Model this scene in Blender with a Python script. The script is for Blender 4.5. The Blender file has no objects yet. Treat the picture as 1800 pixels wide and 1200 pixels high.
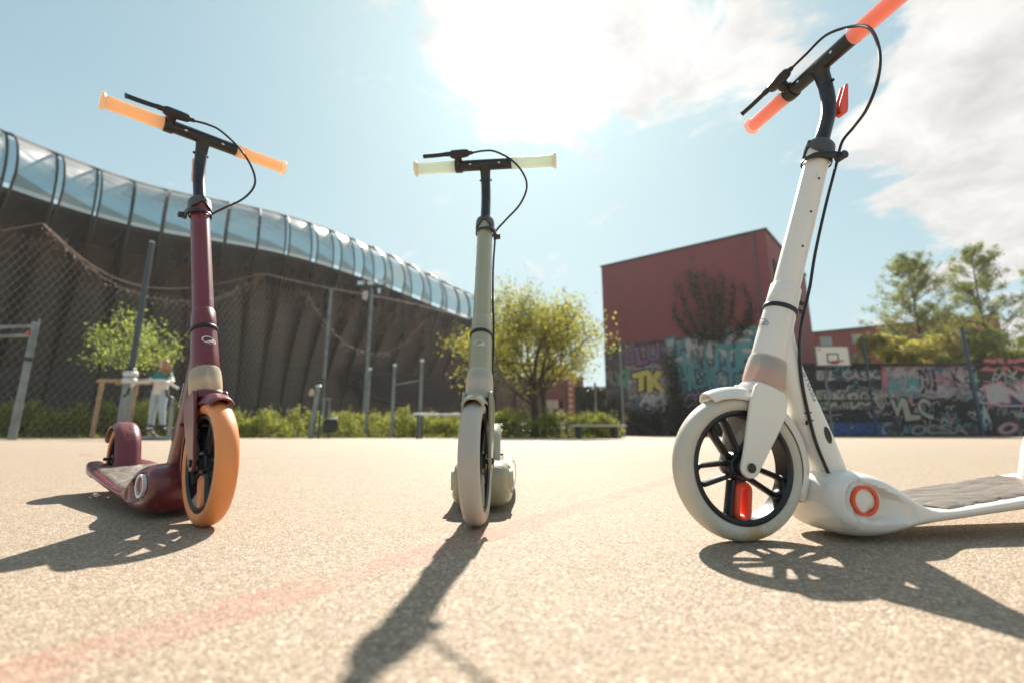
import bpy, bmesh, math, random
import numpy as np
from mathutils import Vector, Matrix, Quaternion
random.seed(7); R = math.radians; PI = math.pi
sc = bpy.context.scene
COL = sc.collection

# ------------------------------------------------------------------ camera
FPX, TH, CH = 807.68, R(11.32), 0.1452
cam_d = bpy.data.cameras.new('camera'); cam = bpy.data.objects.new('camera', cam_d); COL.objects.link(cam)
cam_d.sensor_width = 36; cam_d.lens = FPX/1800*36; cam_d.clip_start = .01; cam_d.clip_end = 1500
cam.location = (0, 0, CH); cam.rotation_euler = (R(90)+TH, 0, 0)
cam_d.dof.use_dof = True; cam_d.dof.focus_distance = .80; cam_d.dof.aperture_fstop = 3.0
sc.camera = cam
SUN_AZ, SUN_EL = R(2.4), R(44.0)
EXPO = 1.50

def ray(px, py):
    cx = (px-900)/FPX; cy = (600-py)/FPX
    return Vector((cx, math.cos(TH)-cy*math.sin(TH), math.sin(TH)+cy*math.cos(TH)))
def at(px, py, Y):
    r = ray(px, py); t = Y/r.y
    return Vector((r.x*t, Y, CH+r.z*t))
def atz(px, py, z):
    r = ray(px, py); t = (z-CH)/r.z
    return Vector((r.x*t, r.y*t, z))

# ------------------------------------------------------------------ world
w = bpy.data.worlds.new('World'); sc.world = w; w.use_nodes = True
nt = w.node_tree; N = nt.nodes; L = nt.links; N.clear()
def wn(t, **k):
    n = N.new(t)
    for a, b in k.items(): setattr(n, a, b)
    return n
def wmath(op, a, b=None, c=None, clamp=False):
    n = wn('ShaderNodeMath', operation=op, use_clamp=clamp)
    for i, v in enumerate((a, b, c)):
        if v is None: continue
        if isinstance(v, (int, float)): n.inputs[i].default_value = v
        else: L.new(v, n.inputs[i])
    return n.outputs[0]
def wvec(op, a, b=None, s=None):
    n = wn('ShaderNodeVectorMath', operation=op)
    for i, v in enumerate((a, b)):
        if v is None: continue
        if isinstance(v, (tuple, Vector)): n.inputs[i].default_value = v
        else: L.new(v, n.inputs[i])
    if s is not None:
        if isinstance(s, (int, float)): n.inputs['Scale'].default_value = s
        else: L.new(s, n.inputs['Scale'])
    return n.outputs['Value'] if op == 'DOT_PRODUCT' else n.outputs[0]
sky = wn('ShaderNodeTexSky', sky_type='NISHITA', sun_disc=False, sun_elevation=SUN_EL, sun_rotation=SUN_AZ,
         altitude=100, air_density=1.0, dust_density=1.6, ozone_density=1.5)
tc = wn('ShaderNodeTexCoord'); G = wvec('NORMALIZE', tc.outputs['Generated'])
sep = wn('ShaderNodeSeparateXYZ'); L.new(G, sep.inputs[0])
den = wmath('ADD', wmath('MAXIMUM', sep.outputs[2], 0.0), .22)
cmb = wn('ShaderNodeCombineXYZ'); L.new(wmath('DIVIDE', sep.outputs[0], den), cmb.inputs[0]); L.new(wmath('DIVIDE', sep.outputs[1], den), cmb.inputs[1])
def wnoise(vec, scale, detail, rough, dist=0.0, off=(0, 0, 0)):
    n = wn('ShaderNodeTexNoise'); n.inputs['Scale'].default_value = scale; n.inputs['Detail'].default_value = detail
    n.inputs['Roughness'].default_value = rough; n.inputs['Distortion'].default_value = dist
    L.new(wvec('ADD', vec, off), n.inputs['Vector']); return n.outputs['Fac']
n1 = wnoise(cmb.outputs[0], 3.4, 12, .60, .35, (3.1, 1.7, 0)); n2 = wnoise(cmb.outputs[0], .9, 4, .5, .2, (7.7, 3.2, 0))
acc = wmath('ADD', wmath('MULTIPLY', wmath('SUBTRACT', n1, .5), 2.6), wmath('MULTIPLY', wmath('SUBTRACT', n2, .5), .6))
# cloud banks lie in these directions: (direction, half angle in degrees, weight)
def blob(px, py, deg, wt):
    d = ray(px, py).normalized()
    dt = wvec('DOT_PRODUCT', G, d)
    k = 1/(1-math.cos(R(deg)))
    return wmath('MULTIPLY', wmath('EXPONENT', wmath('MULTIPLY', wmath('SUBTRACT', dt, 1.0), k)), wt)
for b in [(960, 90, 9.5, .64), (860, 40, 8, .25), (1140, 40, 9, .40), (1290, 130, 6, .22), (1640, 60, 12, .33), (1740, 200, 11, .46), (1620, 330, 5, .30), (1850, 320, 8, .32),
          (1500, 25, 4, -.35), (1400, 330, 9, -.35), (640, 20, 7, .12), (250, 150, 22, -.35), (1100, 420, 10, -.35), (1600, 420, 8, -.25), (-400, 100, 16, .3), (2300, 200, 22, .45), (900, -900, 30, .3)]:
    acc = wmath('ADD', acc, blob(*b))
mr = wn('ShaderNodeMapRange', interpolation_type='SMOOTHSTEP'); L.new(acc, mr.inputs[0]); mr.inputs[1].default_value = .16; mr.inputs[2].default_value = .44
mask = mr.outputs[0]
thick = wn('ShaderNodeMapRange'); L.new(acc, thick.inputs[0]); thick.inputs[1].default_value = .2; thick.inputs[2].default_value = 1.0; thick.inputs[3].default_value = 1.0; thick.inputs[4].default_value = .9
lump = wn('ShaderNodeMapRange'); L.new(wnoise(cmb.outputs[0], 5.5, 9, .62, .3, (1.3, 4.1, 0)), lump.inputs[0]); lump.inputs[1].default_value = .32; lump.inputs[2].default_value = .62; lump.inputs[3].default_value = .74; lump.inputs[4].default_value = 1.05
# forward scattering round the sun: clouds and haze are brighter there
aur = wmath('ADD', blob(945, 100, 8, 1.0), blob(945, 100, 22, .26))
ccol = wvec('SCALE', (.97, .955, .93), None, wmath('MULTIPLY', wmath('ADD', wmath('MULTIPLY', aur, 1.25), 3.05), wmath('MULTIPLY', thick.outputs[0], lump.outputs[0])))
hsv = wn('ShaderNodeHueSaturation'); hsv.inputs['Hue'].default_value = .492; hsv.inputs['Saturation'].default_value = .78; hsv.inputs['Value'].default_value = 1.0; L.new(sky.outputs[0], hsv.inputs['Color'])
comp = wvec('DIVIDE', hsv.outputs[0], wvec('ADD', wvec('SCALE', hsv.outputs[0], None, .27), (1, 1, 1)))   # camera-like shoulder
thin = wvec('ADD', wvec('MULTIPLY', comp, (.73, .955, .985)), wvec('SCALE', (.95, .93, .9), None, wmath('MULTIPLY', aur, .28)))
# thin veil toward the horizon
veil = wmath('MULTIPLY', wmath('SUBTRACT', 1.0, wmath('MULTIPLY', sep.outputs[2], 1.9, clamp=True)), .32)
mx0 = wn('ShaderNodeMix', data_type='RGBA'); L.new(veil, mx0.inputs[0]); L.new(thin, mx0.inputs[6]); mx0.inputs[7].default_value = (2.55, 2.80, 2.85, 1)
mx = wn('ShaderNodeMix', data_type='RGBA'); L.new(mask, mx.inputs[0]); L.new(mx0.outputs[2], mx.inputs[6]); L.new(ccol, mx.inputs[7])
bg = wn('ShaderNodeBackground'); bg.inputs[1].default_value = .118; L.new(mx.outputs[2], bg.inputs[0])
wo = wn('ShaderNodeOutputWorld'); L.new(bg.outputs[0], wo.inputs[0])

sun_d = bpy.data.lights.new('sun', 'SUN'); sun = bpy.data.objects.new('sun', sun_d); COL.objects.link(sun)
sun_d.energy = 3.7; sun_d.angle = R(.7); sun_d.color = (1, .91, .80)
sdir = Vector((math.sin(SUN_AZ)*math.cos(SUN_EL), math.cos(SUN_AZ)*math.cos(SUN_EL), math.sin(SUN_EL)))
sun.rotation_euler = sdir.to_track_quat('Z', 'Y').to_euler()
vs = sc.view_settings; vs.view_transform = 'Standard'; vs.look = 'None'; vs.gamma = 1; vs.exposure = EXPO; vs.use_curve_mapping = False
sc.render.engine = 'CYCLES'; sc.cycles.max_bounces = 8; sc.cycles.transparent_max_bounces = 24; sc.cycles.use_denoising = True

# ------------------------------------------------------------------ helpers
class MB:
    def __init__(s): s.v = []; s.f = []
    def add(s, vs, fs, M=None):
        o = len(s.v)
        for p in vs:
            p = Vector(p); s.v.append(tuple(M @ p) if M else tuple(p))
        for f in fs: s.f.append(tuple(i+o for i in f))
        return s
    def box(s, c, d, M=None):
        c = Vector(c); hx, hy, hz = d[0]/2, d[1]/2, d[2]/2
        vs = [c+Vector((x*hx, y*hy, z*hz)) for z in (-1, 1) for y in (-1, 1) for x in (-1, 1)]
        return s.add(vs, [(0, 2, 3, 1), (4, 5, 7, 6), (0, 1, 5, 4), (2, 6, 7, 3), (0, 4, 6, 2), (1, 3, 7, 5)], M)
    def bar(s, a, b, w, h=None):
        a = Vector(a); b = Vector(b); d = b-a; h = h or w
        M = Matrix.Translation((a+b)/2) @ d.to_track_quat('Z', 'Y').to_matrix().to_4x4()
        return s.box((0, 0, 0), (w, h, d.length), M)
    def tube(s, pts, r, n=12, closed=False, caps=True, up=None, M=None):
        """r: number, list of numbers, or list/tuple of (along-up, across) pairs"""
        P = [Vector(p) for p in pts]; m = len(P)
        if isinstance(r, (int, float)): rr = [(r, r)]*m
        elif isinstance(r, tuple): rr = [r]*m
        else: rr = [(x, x) if isinstance(x, (int, float)) else x for x in r]
        vs = []; nrm = Vector(up) if up else None
        for i in range(m):
            if closed: t = P[(i+1) % m]-P[i-1]
            else: t = P[min(i+1, m-1)]-P[max(i-1, 0)]
            if t.length < 1e-9: t = Vector((0, 0, 1))
            t.normalize()
            if nrm is None: nrm = Vector((0, 0, 1)) if abs(t.z) < .9 else Vector((1, 0, 0))
            base = Vector(up) if up else nrm
            u = base-t*base.dot(t)
            if u.length < 1e-6: u = t.orthogonal()
            u.normalize(); v = t.cross(u); nrm = u
            for k in range(n):
                a = 2*PI*k/n; vs.append(P[i]+u*math.cos(a)*rr[i][0]+v*math.sin(a)*rr[i][1])
        fs = []
        for i in range(m if closed else m-1):
            j = (i+1) % m
            for k in range(n):
                k2 = (k+1) % n; fs.append((i*n+k, i*n+k2, j*n+k2, j*n+k))
        if caps and not closed:
            fs.append(tuple(reversed(range(n)))); fs.append(tuple((m-1)*n+k for k in range(n)))
        return s.add(vs, fs, M)
    def lathe(s, prof, n=32, M=None, closed=True, sx=1, sy=1):
        """profile of (r, z) turned about z"""
        vs = []; m = len(prof)
        for k in range(n):
            a = 2*PI*k/n
            for r_, z_ in prof: vs.append((r_*math.cos(a)*sx, r_*math.sin(a)*sy, z_))
        fs = []
        for k in range(n):
            k2 = (k+1) % n
            for i in range(m if closed else m-1):
                j = (i+1) % m; fs.append((k*m+i, k2*m+i, k2*m+j, k*m+j))
        return s.add(vs, fs, M)
    def disc_cyl(s, r, z0, z1, n=24, M=None, sx=1, sy=1, bev=0.0):
        pr = [(0.00001, z0), (r-bev, z0), (r, z0+bev), (r, z1-bev), (r-bev, z1), (0.00001, z1)] if bev else [(0.00001, z0), (r, z0), (r, z1), (0.00001, z1)]
        return s.lathe(pr, n, M, False, sx, sy)
    def prism(s, poly, z0, z1, M=None):
        n = len(poly); vs = [(x, y, z0) for x, y in poly]+[(x, y, z1) for x, y in poly]
        fs = [tuple(reversed(range(n))), tuple(range(n, 2*n))]+[(i, (i+1) % n, n+(i+1) % n, n+i) for i in range(n)]
        return s.add(vs, fs, M)
    def loft(s, secs, caps=True, M=None):
        n = len(secs[0]); vs = [p for q in secs for p in q]; fs = []
        for i in range(len(secs)-1):
            for k in range(n):
                k2 = (k+1) % n; fs.append((i*n+k, i*n+k2, (i+1)*n+k2, (i+1)*n+k))
        if caps: fs.append(tuple(reversed(range(n)))); fs.append(tuple((len(secs)-1)*n+k for k in range(n)))
        return s.add(vs, fs, M)
    def grid(s, P, M=None):
        """P rows x cols of points"""
        a = len(P); b = len(P[0]); fs = [(i*b+j, (i+1)*b+j, (i+1)*b+j+1, i*b+j+1) for i in range(a-1) for j in range(b-1)]
        return s.add([p for r_ in P for p in r_], fs, M)
    def build(s, name, mat=None, parent=None, smooth=40, M=None, bevel=0, solid=0, subsurf=0):
        me = bpy.data.meshes.new(name); me.from_pydata(s.v, [], s.f); me.validate()
        o = bpy.data.objects.new(name, me); COL.objects.link(o)
        if mat: me.materials.append(mat)
        if parent: o.parent = parent
        if M: o.matrix_local = M
        if smooth:
            bm = bmesh.new(); bm.from_mesh(me); bmesh.ops.recalc_face_normals(bm, faces=bm.faces)
            lim = R(smooth)
            for e in bm.edges: e.smooth = not (len(e.link_faces) == 2 and e.calc_face_angle(0) > lim)
            for f in bm.faces: f.smooth = True
            bm.to_mesh(me); bm.free()
        if solid:
            m = o.modifiers.new('s', 'SOLIDIFY'); m.thickness = solid; m.offset = 0
        if bevel:
            m = o.modifiers.new('b', 'BEVEL'); m.width = bevel; m.segments = 2; m.limit_method = 'ANGLE'; m.angle_limit = R(40)
        if subsurf:
            m = o.modifiers.new('u', 'SUBSURF'); m.levels = m.render_levels = subsurf
        return o
def tag(o, label=None, cat=None, group=None, kind=None):
    for k, v in (('label', label), ('category', cat), ('group', group), ('kind', kind)):
        if v: o[k] = v
    return o
def empty(name, loc=(0, 0, 0), rz=0, label=None, cat=None, group=None):
    o = bpy.data.objects.new(name, None); COL.objects.link(o); o.location = loc; o.rotation_euler = (0, 0, rz); o.empty_display_size = .1
    return tag(o, label, cat, group)
def rz(a): return Matrix.Rotation(a, 4, 'Z')
def bez(pts, n=10):
    """Catmull-Rom through points"""
    P = [Vector(p) for p in pts]; P = [P[0]*2-P[1]]+P+[P[-1]*2-P[-2]]; out = []
    for i in range(1, len(P)-2):
        for k in range(n):
            t = k/n; a, b, c, d = P[i-1:i+3]
            out.append(.5*((2*b)+(c-a)*t+(2*a-5*b+4*c-d)*t*t+(3*b-a-3*c+d)*t**3))
    out.append(P[-2]); return out

# ------------------------------------------------------------------ materials
def mat(name, col=(.5, .5, .5), rough=.5, metal=0, var=0.0, vscale=20, bump=0.0, bscale=200, coat=0, spec=.5, trans=0, sss=0, wear=None, wscale=9, col2=None):
    m = bpy.data.materials.new(name); m.use_nodes = True; t = m.node_tree; nd = t.nodes; ln = t.links
    p = nd['Principled BSDF']; p.inputs['Base Color'].default_value = (*col, 1); p.inputs['Roughness'].default_value = rough; p.inputs['Metallic'].default_value = metal
    p.inputs['Coat Weight'].default_value = coat; p.inputs['Specular IOR Level'].default_value = spec; p.inputs['Coat Roughness'].default_value = .12
    p.inputs['Transmission Weight'].default_value = trans; p.inputs['Subsurface Weight'].default_value = sss
    if sss: p.inputs['Subsurface Radius'].default_value = (.01, .006, .004); p.inputs['Subsurface Scale'].default_value = 1
    tcn = nd.new('ShaderNodeTexCoord'); src = tcn.outputs['Object']
    last = None
    if var or col2:
        n = nd.new('ShaderNodeTexNoise'); n.inputs['Scale'].default_value = vscale; n.inputs['Detail'].default_value = 6; ln.new(src, n.inputs['Vector'])
        rp = nd.new('ShaderNodeValToRGB'); ln.new(n.outputs['Fac'], rp.inputs[0])
        c2 = col2 or tuple(min(1, c*(1+var)) for c in col); c1 = col if col2 else tuple(c*(1-var) for c in col)
        rp.color_ramp.elements[0].position = .35; rp.color_ramp.elements[1].position = .65
        rp.color_ramp.elements[0].color = (*c1, 1); rp.color_ramp.elements[1].color = (*c2, 1); last = rp.outputs[0]
        rr = nd.new('ShaderNodeMapRange'); rr.inputs[3].default_value = max(0.02, rough-.1); rr.inputs[4].default_value = min(1, rough+.12); ln.new(n.outputs['Fac'], rr.inputs[0]); ln.new(rr.outputs[0], p.inputs['Roughness'])
    if wear:
        n = nd.new('ShaderNodeTexNoise'); n.inputs['Scale'].default_value = wscale; n.inputs['Detail'].default_value = 9; n.inputs['Roughness'].default_value = .7; ln.new(src, n.inputs['Vector'])
        mr_ = nd.new('ShaderNodeMapRange'); mr_.inputs[1].default_value = .58; mr_.inputs[2].default_value = .68; ln.new(n.outputs['Fac'], mr_.inputs[0])
        mx_ = nd.new('ShaderNodeMix'); mx_.data_type = 'RGBA'; ln.new(mr_.outputs[0], mx_.inputs[0]); mx_.inputs[7].default_value = (*wear, 1)
        if last: ln.new(last, mx_.inputs[6])
        else: mx_.inputs[6].default_value = (*col, 1)
        last = mx_.outputs[2]
    if last: ln.new(last, p.inputs['Base Color'])
    if bump:
        n = nd.new('ShaderNodeTexNoise'); n.inputs['Scale'].default_value = bscale; n.inputs['Detail'].default_value = 4; ln.new(src, n.inputs['Vector'])
        b = nd.new('ShaderNodeBump'); b.inputs['Strength'].default_value = bump; b.inputs['Distance'].default_value = .002 if bscale > 60 else .03; ln.new(n.outputs['Fac'], b.inputs['Height']); ln.new(b.outputs[0], p.inputs['Normal'])
    return m
def leafmat(name, c1, c2, tr=.5, scale=3):
    m = bpy.data.materials.new(name); m.use_nodes = True; t = m.node_tree; nd = t.nodes; ln = t.links; nd.clear()
    g = nd.new('ShaderNodeNewGeometry'); n = nd.new('ShaderNodeTexNoise'); n.inputs['Scale'].default_value = scale; n.inputs['Detail'].default_value = 3
    tcn = nd.new('ShaderNodeTexCoord'); ln.new(tcn.outputs['Object'], n.inputs['Vector'])
    ad = nd.new('ShaderNodeMath'); ad.operation = 'ADD'; ln.new(g.outputs['Random Per Island'], ad.inputs[0]); ln.new(n.outputs['Fac'], ad.inputs[1])
    rp = nd.new('ShaderNodeMapRange'); rp.inputs[1].default_value = .45; rp.inputs[2].default_value = 1.5; ln.new(ad.outputs[0], rp.inputs[0])
    mx_ = nd.new('ShaderNodeMix'); mx_.data_type = 'RGBA'; ln.new(rp.outputs[0], mx_.inputs[0]); mx_.inputs[6].default_value = (*c1, 1); mx_.inputs[7].default_value = (*c2, 1)
    d = nd.new('ShaderNodeBsdfPrincipled'); d.inputs['Roughness'].default_value = .55; d.inputs['Specular IOR Level'].default_value = .3; ln.new(mx_.outputs[2], d.inputs['Base Color'])
    tr_ = nd.new('ShaderNodeBsdfTranslucent'); vs_ = nd.new('ShaderNodeVectorMath'); vs_.operation = 'MULTIPLY'; vs_.inputs[1].default_value = (1.6, 1.65, .9); ln.new(mx_.outputs[2], vs_.inputs[0]); ln.new(vs_.outputs[0], tr_.inputs['Color'])
    ms = nd.new('ShaderNodeMixShader'); ms.inputs[0].default_value = tr; ln.new(d.outputs[0], ms.inputs[1]); ln.new(tr_.outputs[0], ms.inputs[2])
    o = nd.new('ShaderNodeOutputMaterial'); ln.new(ms.outputs[0], o.inputs[0]); return m

def rubber_glow(name, col, clear, mixf=.45):
    """translucent soft plastic"""
    m = bpy.data.materials.new(name); m.use_nodes = True; t = m.node_tree; nd = t.nodes; ln = t.links; p = nd['Principled BSDF']
    p.inputs['Base Color'].default_value = (*col, 1); p.inputs['Roughness'].default_value = .35
    tr_ = nd.new('ShaderNodeBsdfTranslucent'); tr_.inputs['Color'].default_value = (*clear, 1)
    ms = nd.new('ShaderNodeMixShader'); ms.inputs[0].default_value = mixf; ln.new(p.outputs[0], ms.inputs[1]); ln.new(tr_.outputs[0], ms.inputs[2])
    ln.new(ms.outputs[0], nd['Material Output'].inputs[0]); return m
def clear_shell(name, col, alpha=.45, rough=.25):
    m = bpy.data.materials.new(name); m.use_nodes = True; t = m.node_tree; nd = t.nodes; ln = t.links; p = nd['Principled BSDF']
    p.inputs['Base Color'].default_value = (*col, 1); p.inputs['Roughness'].default_value = rough
    tl = nd.new('ShaderNodeBsdfTranslucent'); tl.inputs['Color'].default_value = (*col, 1)
    m1 = nd.new('ShaderNodeMixShader'); m1.inputs[0].default_value = .5; ln.new(p.outputs[0], m1.inputs[1]); ln.new(tl.outputs[0], m1.inputs[2])
    tp = nd.new('ShaderNodeBsdfTransparent'); tp.inputs['Color'].default_value = (1, .98, .95, 1)
    lw = nd.new('ShaderNodeLayerWeight'); lw.inputs[0].default_value = .35
    mr_ = nd.new('ShaderNodeMapRange'); mr_.inputs[3].default_value = alpha; mr_.inputs[4].default_value = min(1, alpha+.5); ln.new(lw.outputs['Facing'], mr_.inputs[0])
    m2 = nd.new('ShaderNodeMixShader'); ln.new(mr_.outputs[0], m2.inputs[0]); ln.new(tp.outputs[0], m2.inputs[1]); ln.new(m1.outputs[0], m2.inputs[2])
    ln.new(m2.outputs[0], nd['Material Output'].inputs[0]); return m

# ground: light aggregate court surface
def ground_mat():
    m = bpy.data.materials.new('court_surface'); m.use_nodes = True; t = m.node_tree; nd = t.nodes; ln = t.links; p = nd['Principled BSDF']
    tcn = nd.new('ShaderNodeTexCoord'); src = tcn.outputs['Object']
    def vor(s):
        v = nd.new('ShaderNodeTexVoronoi'); v.inputs['Scale'].default_value = s; ln.new(src, v.inputs['Vector']); return v
    def noi(s, d=5, r_=.6):
        v = nd.new('ShaderNodeTexNoise'); v.inputs['Scale'].default_value = s; v.inputs['Detail'].default_value = d; v.inputs['Roughness'].default_value = r_; ln.new(src, v.inputs['Vector']); return v
    v1 = vor(400); v2 = vor(800); v3 = vor(170); big = noi(.8, 4); mid = noi(14, 6, .7); fine = noi(500, 3)
    rp = nd.new('ShaderNodeValToRGB'); sx = nd.new('ShaderNodeSeparateColor'); ln.new(v1.outputs['Color'], sx.inputs[0]); ln.new(sx.outputs[0], rp.inputs[0])
    e = rp.color_ramp.elements; e[0].position = 0; e[0].color = (.12, .085, .055, 1); e[1].position = 1; e[1].color = (.72, .65, .56, 1)
    for pos, c in ((.12, (.20, .15, .105)), (.32, (.30, .24, .18)), (.7, (.375, .31, .245)), (.9, (.45, .385, .315))): x = e.new(pos); x.color = (*c, 1)
    rp2 = nd.new('ShaderNodeValToRGB'); sx2 = nd.new('ShaderNodeSeparateColor'); ln.new(v2.outputs['Color'], sx2.inputs[0]); ln.new(sx2.outputs[1], rp2.inputs[0])
    e = rp2.color_ramp.elements; e[0].color = (.20, .14, .095, 1); e[1].color = (.50, .42, .34, 1)
    a = nd.new('ShaderNodeMix'); a.data_type = 'RGBA'; a.inputs[0].default_value = .28; ln.new(rp.outputs[0], a.inputs[6]); ln.new(rp2.outputs[0], a.inputs[7])
    b = nd.new('ShaderNodeMix'); b.data_type = 'RGBA'; b.blend_type = 'MULTIPLY'; b.inputs[0].default_value = 1; ln.new(a.outputs[2], b.inputs[6])
    mm = nd.new('ShaderNodeMapRange'); ln.new(mid.outputs['Fac'], mm.inputs[0]); mm.inputs[1].default_value = .3; mm.inputs[2].default_value = .7; mm.inputs[3].default_value = .95; mm.inputs[4].default_value = 1.05
    m3 = nd.new('ShaderNodeMapRange'); s3 = nd.new('ShaderNodeSeparateColor'); ln.new(v3.outputs['Color'], s3.inputs[0]); mb_ = nd.new('ShaderNodeMath'); mb_.operation = 'MULTIPLY_ADD'; ln.new(s3.outputs[0], mb_.inputs[0]); mb_.inputs[1].default_value = .55; mb_.inputs[2].default_value = .0; mc_ = nd.new('ShaderNodeMath'); mc_.operation = 'MULTIPLY_ADD'; ln.new(big.outputs['Fac'], mc_.inputs[0]); mc_.inputs[1].default_value = .5; ln.new(mb_.outputs[0], mc_.inputs[2]); ln.new(mc_.outputs[0], m3.inputs[0]); m3.inputs[1].default_value = .3; m3.inputs[2].default_value = .7; m3.inputs[3].default_value = .93; m3.inputs[4].default_value = 1.05
    mu = nd.new('ShaderNodeMath'); mu.operation = 'MULTIPLY'; ln.new(mm.outputs[0], mu.inputs[0]); ln.new(m3.outputs[0], mu.inputs[1]); ln.new(mu.outputs[0], b.inputs[7])
    tn = nd.new('ShaderNodeVectorMath'); tn.operation = 'MULTIPLY'; tn.inputs[1].default_value = (.97, .935, .87); ln.new(b.outputs[2], tn.inputs[0]); ln.new(tn.outputs[0], p.inputs['Base Color']); p.inputs['Roughness'].default_value = .72; p.inputs['Specular IOR Level'].default_value = .35
    # relief: rounded grains
    inv = nd.new('ShaderNodeMath'); inv.operation = 'MULTIPLY'; inv.inputs[1].default_value = -1; ln.new(v1.outputs['Distance'], inv.inputs[0])
    ad = nd.new('ShaderNodeMath'); ad.operation = 'MULTIPLY_ADD'; ln.new(fine.outputs['Fac'], ad.inputs[0]); ad.inputs[1].default_value = .5; ln.new(inv.outputs[0], ad.inputs[2])
    ad2 = nd.new('ShaderNodeMath'); ad2.operation = 'ADD'; ln.new(ad.outputs[0], ad2.inputs[0]); ln.new(sx.outputs[2], ad2.inputs[1])
    bp = nd.new('ShaderNodeBump'); bp.inputs['Strength'].default_value = .85; bp.inputs['Distance'].default_value = .0014; ln.new(ad2.outputs[0], bp.inputs['Height']); ln.new(bp.outputs[0], p.inputs['Normal'])
    return m
def paint_mat():
    m = bpy.data.materials.new('worn_line_paint'); m.use_nodes = True; t = m.node_tree; nd = t.nodes; ln = t.links; p = nd['Principled BSDF']
    p.inputs['Base Color'].default_value = (.62, .24, .19, 1); p.inputs['Roughness'].default_value = .7
    tcn = nd.new('ShaderNodeTexCoord'); n = nd.new('ShaderNodeTexNoise'); n.inputs['Scale'].default_value = 90; n.inputs['Detail'].default_value = 8; n.inputs['Roughness'].default_value = .75; ln.new(tcn.outputs['Object'], n.inputs['Vector'])
    n2_ = nd.new('ShaderNodeTexNoise'); n2_.inputs['Scale'].default_value = 9; n2_.inputs['Detail'].default_value = 4; ln.new(tcn.outputs['Object'], n2_.inputs['Vector'])
    v = nd.new('ShaderNodeTexVoronoi'); v.inputs['Scale'].default_value = 290; ln.new(tcn.outputs['Object'], v.inputs['Vector'])
    ad = nd.new('ShaderNodeMath'); ad.operation = 'ADD'; ln.new(n.outputs['Fac'], ad.inputs[0]); ln.new(n2_.outputs['Fac'], ad.inputs[1])
    ad2 = nd.new('ShaderNodeMath'); ad2.operation = 'MULTIPLY_ADD'; ln.new(v.outputs['Distance'], ad2.inputs[0]); ad2.inputs[1].default_value = -.35; ln.new(ad.outputs[0], ad2.inputs[2])
    mr_ = nd.new('ShaderNodeMapRange'); mr_.inputs[1].default_value = .66; mr_.inputs[2].default_value = .92; mr_.inputs[4].default_value = .23; ln.new(ad2.outputs[0], mr_.inputs[0])
    # edges fade (generated y is across the strip)
    sp = nd.new('ShaderNodeSeparateXYZ'); ln.new(tcn.outputs['UV'], sp.inputs[0])
    tp = nd.new('ShaderNodeBsdfTransparent'); ms = nd.new('ShaderNodeMixShader'); ln.new(mr_.outputs[0], ms.inputs[0]); ln.new(tp.outputs[0], ms.inputs[1]); ln.new(p.outputs[0], ms.inputs[2]); ln.new(ms.outputs[0], nd['Material Output'].inputs[0])
    bp = nd.new('ShaderNodeBump'); bp.inputs['Strength'].default_value = .6; bp.inputs['Distance'].default_value = .001; ln.new(n.outputs['Fac'], bp.inputs['Height']); ln.new(bp.outputs[0], p.inputs['Normal'])
    return m

BLK = mat('black_satin_metal', (.012, .013, .016), .32, .0, var=.3, vscale=60, spec=.6, wear=(.05, .05, .05), wscale=70)
BLKP = mat('black_plastic', (.014, .014, .015), .38, bump=.1, bscale=600)
CABLE = mat('black_cable_jacket', (.012, .011, .011), .3)
STEEL = mat('bare_steel', (.55, .55, .55), .25, 1)
GRID = mat('grey_collar_plastic', (.07, .07, .07), .45, bump=.1, bscale=500)
GALV = mat('galvanised_steel', (.2, .22, .22), .42, .55, var=.25, vscale=3)
GALVL = mat('bright_steel_cap', (.6, .62, .62), .3, .6)
DKPOLE = mat('dark_grey_painted_pole', (.05, .065, .075), .45, .2, var=.2)

# ------------------------------------------------------------------ ground
gm = ground_mat()
g = MB(); xs = [-400, -60, -12, -3, 0, 3, 12, 60, 400]; ys = [-100, -10, -1, 1, 3, 12, 60, 400]
g.grid([[(x, y, 0) for x in xs] for y in ys]); go = g.build('ground', gm, smooth=0); tag(go, kind='structure')
pm = paint_mat()
def strip(name, a, b, w_, z=.0009, m=pm):
    a = Vector((a[0], a[1], 0)); b = Vector((b[0], b[1], 0)); d = (b-a).normalized(); n = Vector((-d.y, d.x, 0))*w_/2; k = MB()
    P = []
    for i in range(41):
        c = a.lerp(b, i/40); P.append([tuple(c-n+Vector((0, 0, z))), tuple(c+n+Vector((0, 0, z)))])
    k.grid(P); o = k.build(name, m, smooth=0); tag(o, kind='structure'); return o
strip('painted_line', (-.46, .08), (.95, 2.2), .06)
k_ = MB(); P = []
for i in range(33):
    a = R(200+i*3.2); P.append([(-1.9+1.5*math.cos(a), 4.4+1.5*math.sin(a), .0011), (-1.9+1.58*math.cos(a), 4.4+1.58*math.sin(a), .0011)])
k_.grid(P); tag(k_.build('painted_arc', pm, smooth=0), kind='structure')

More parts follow.
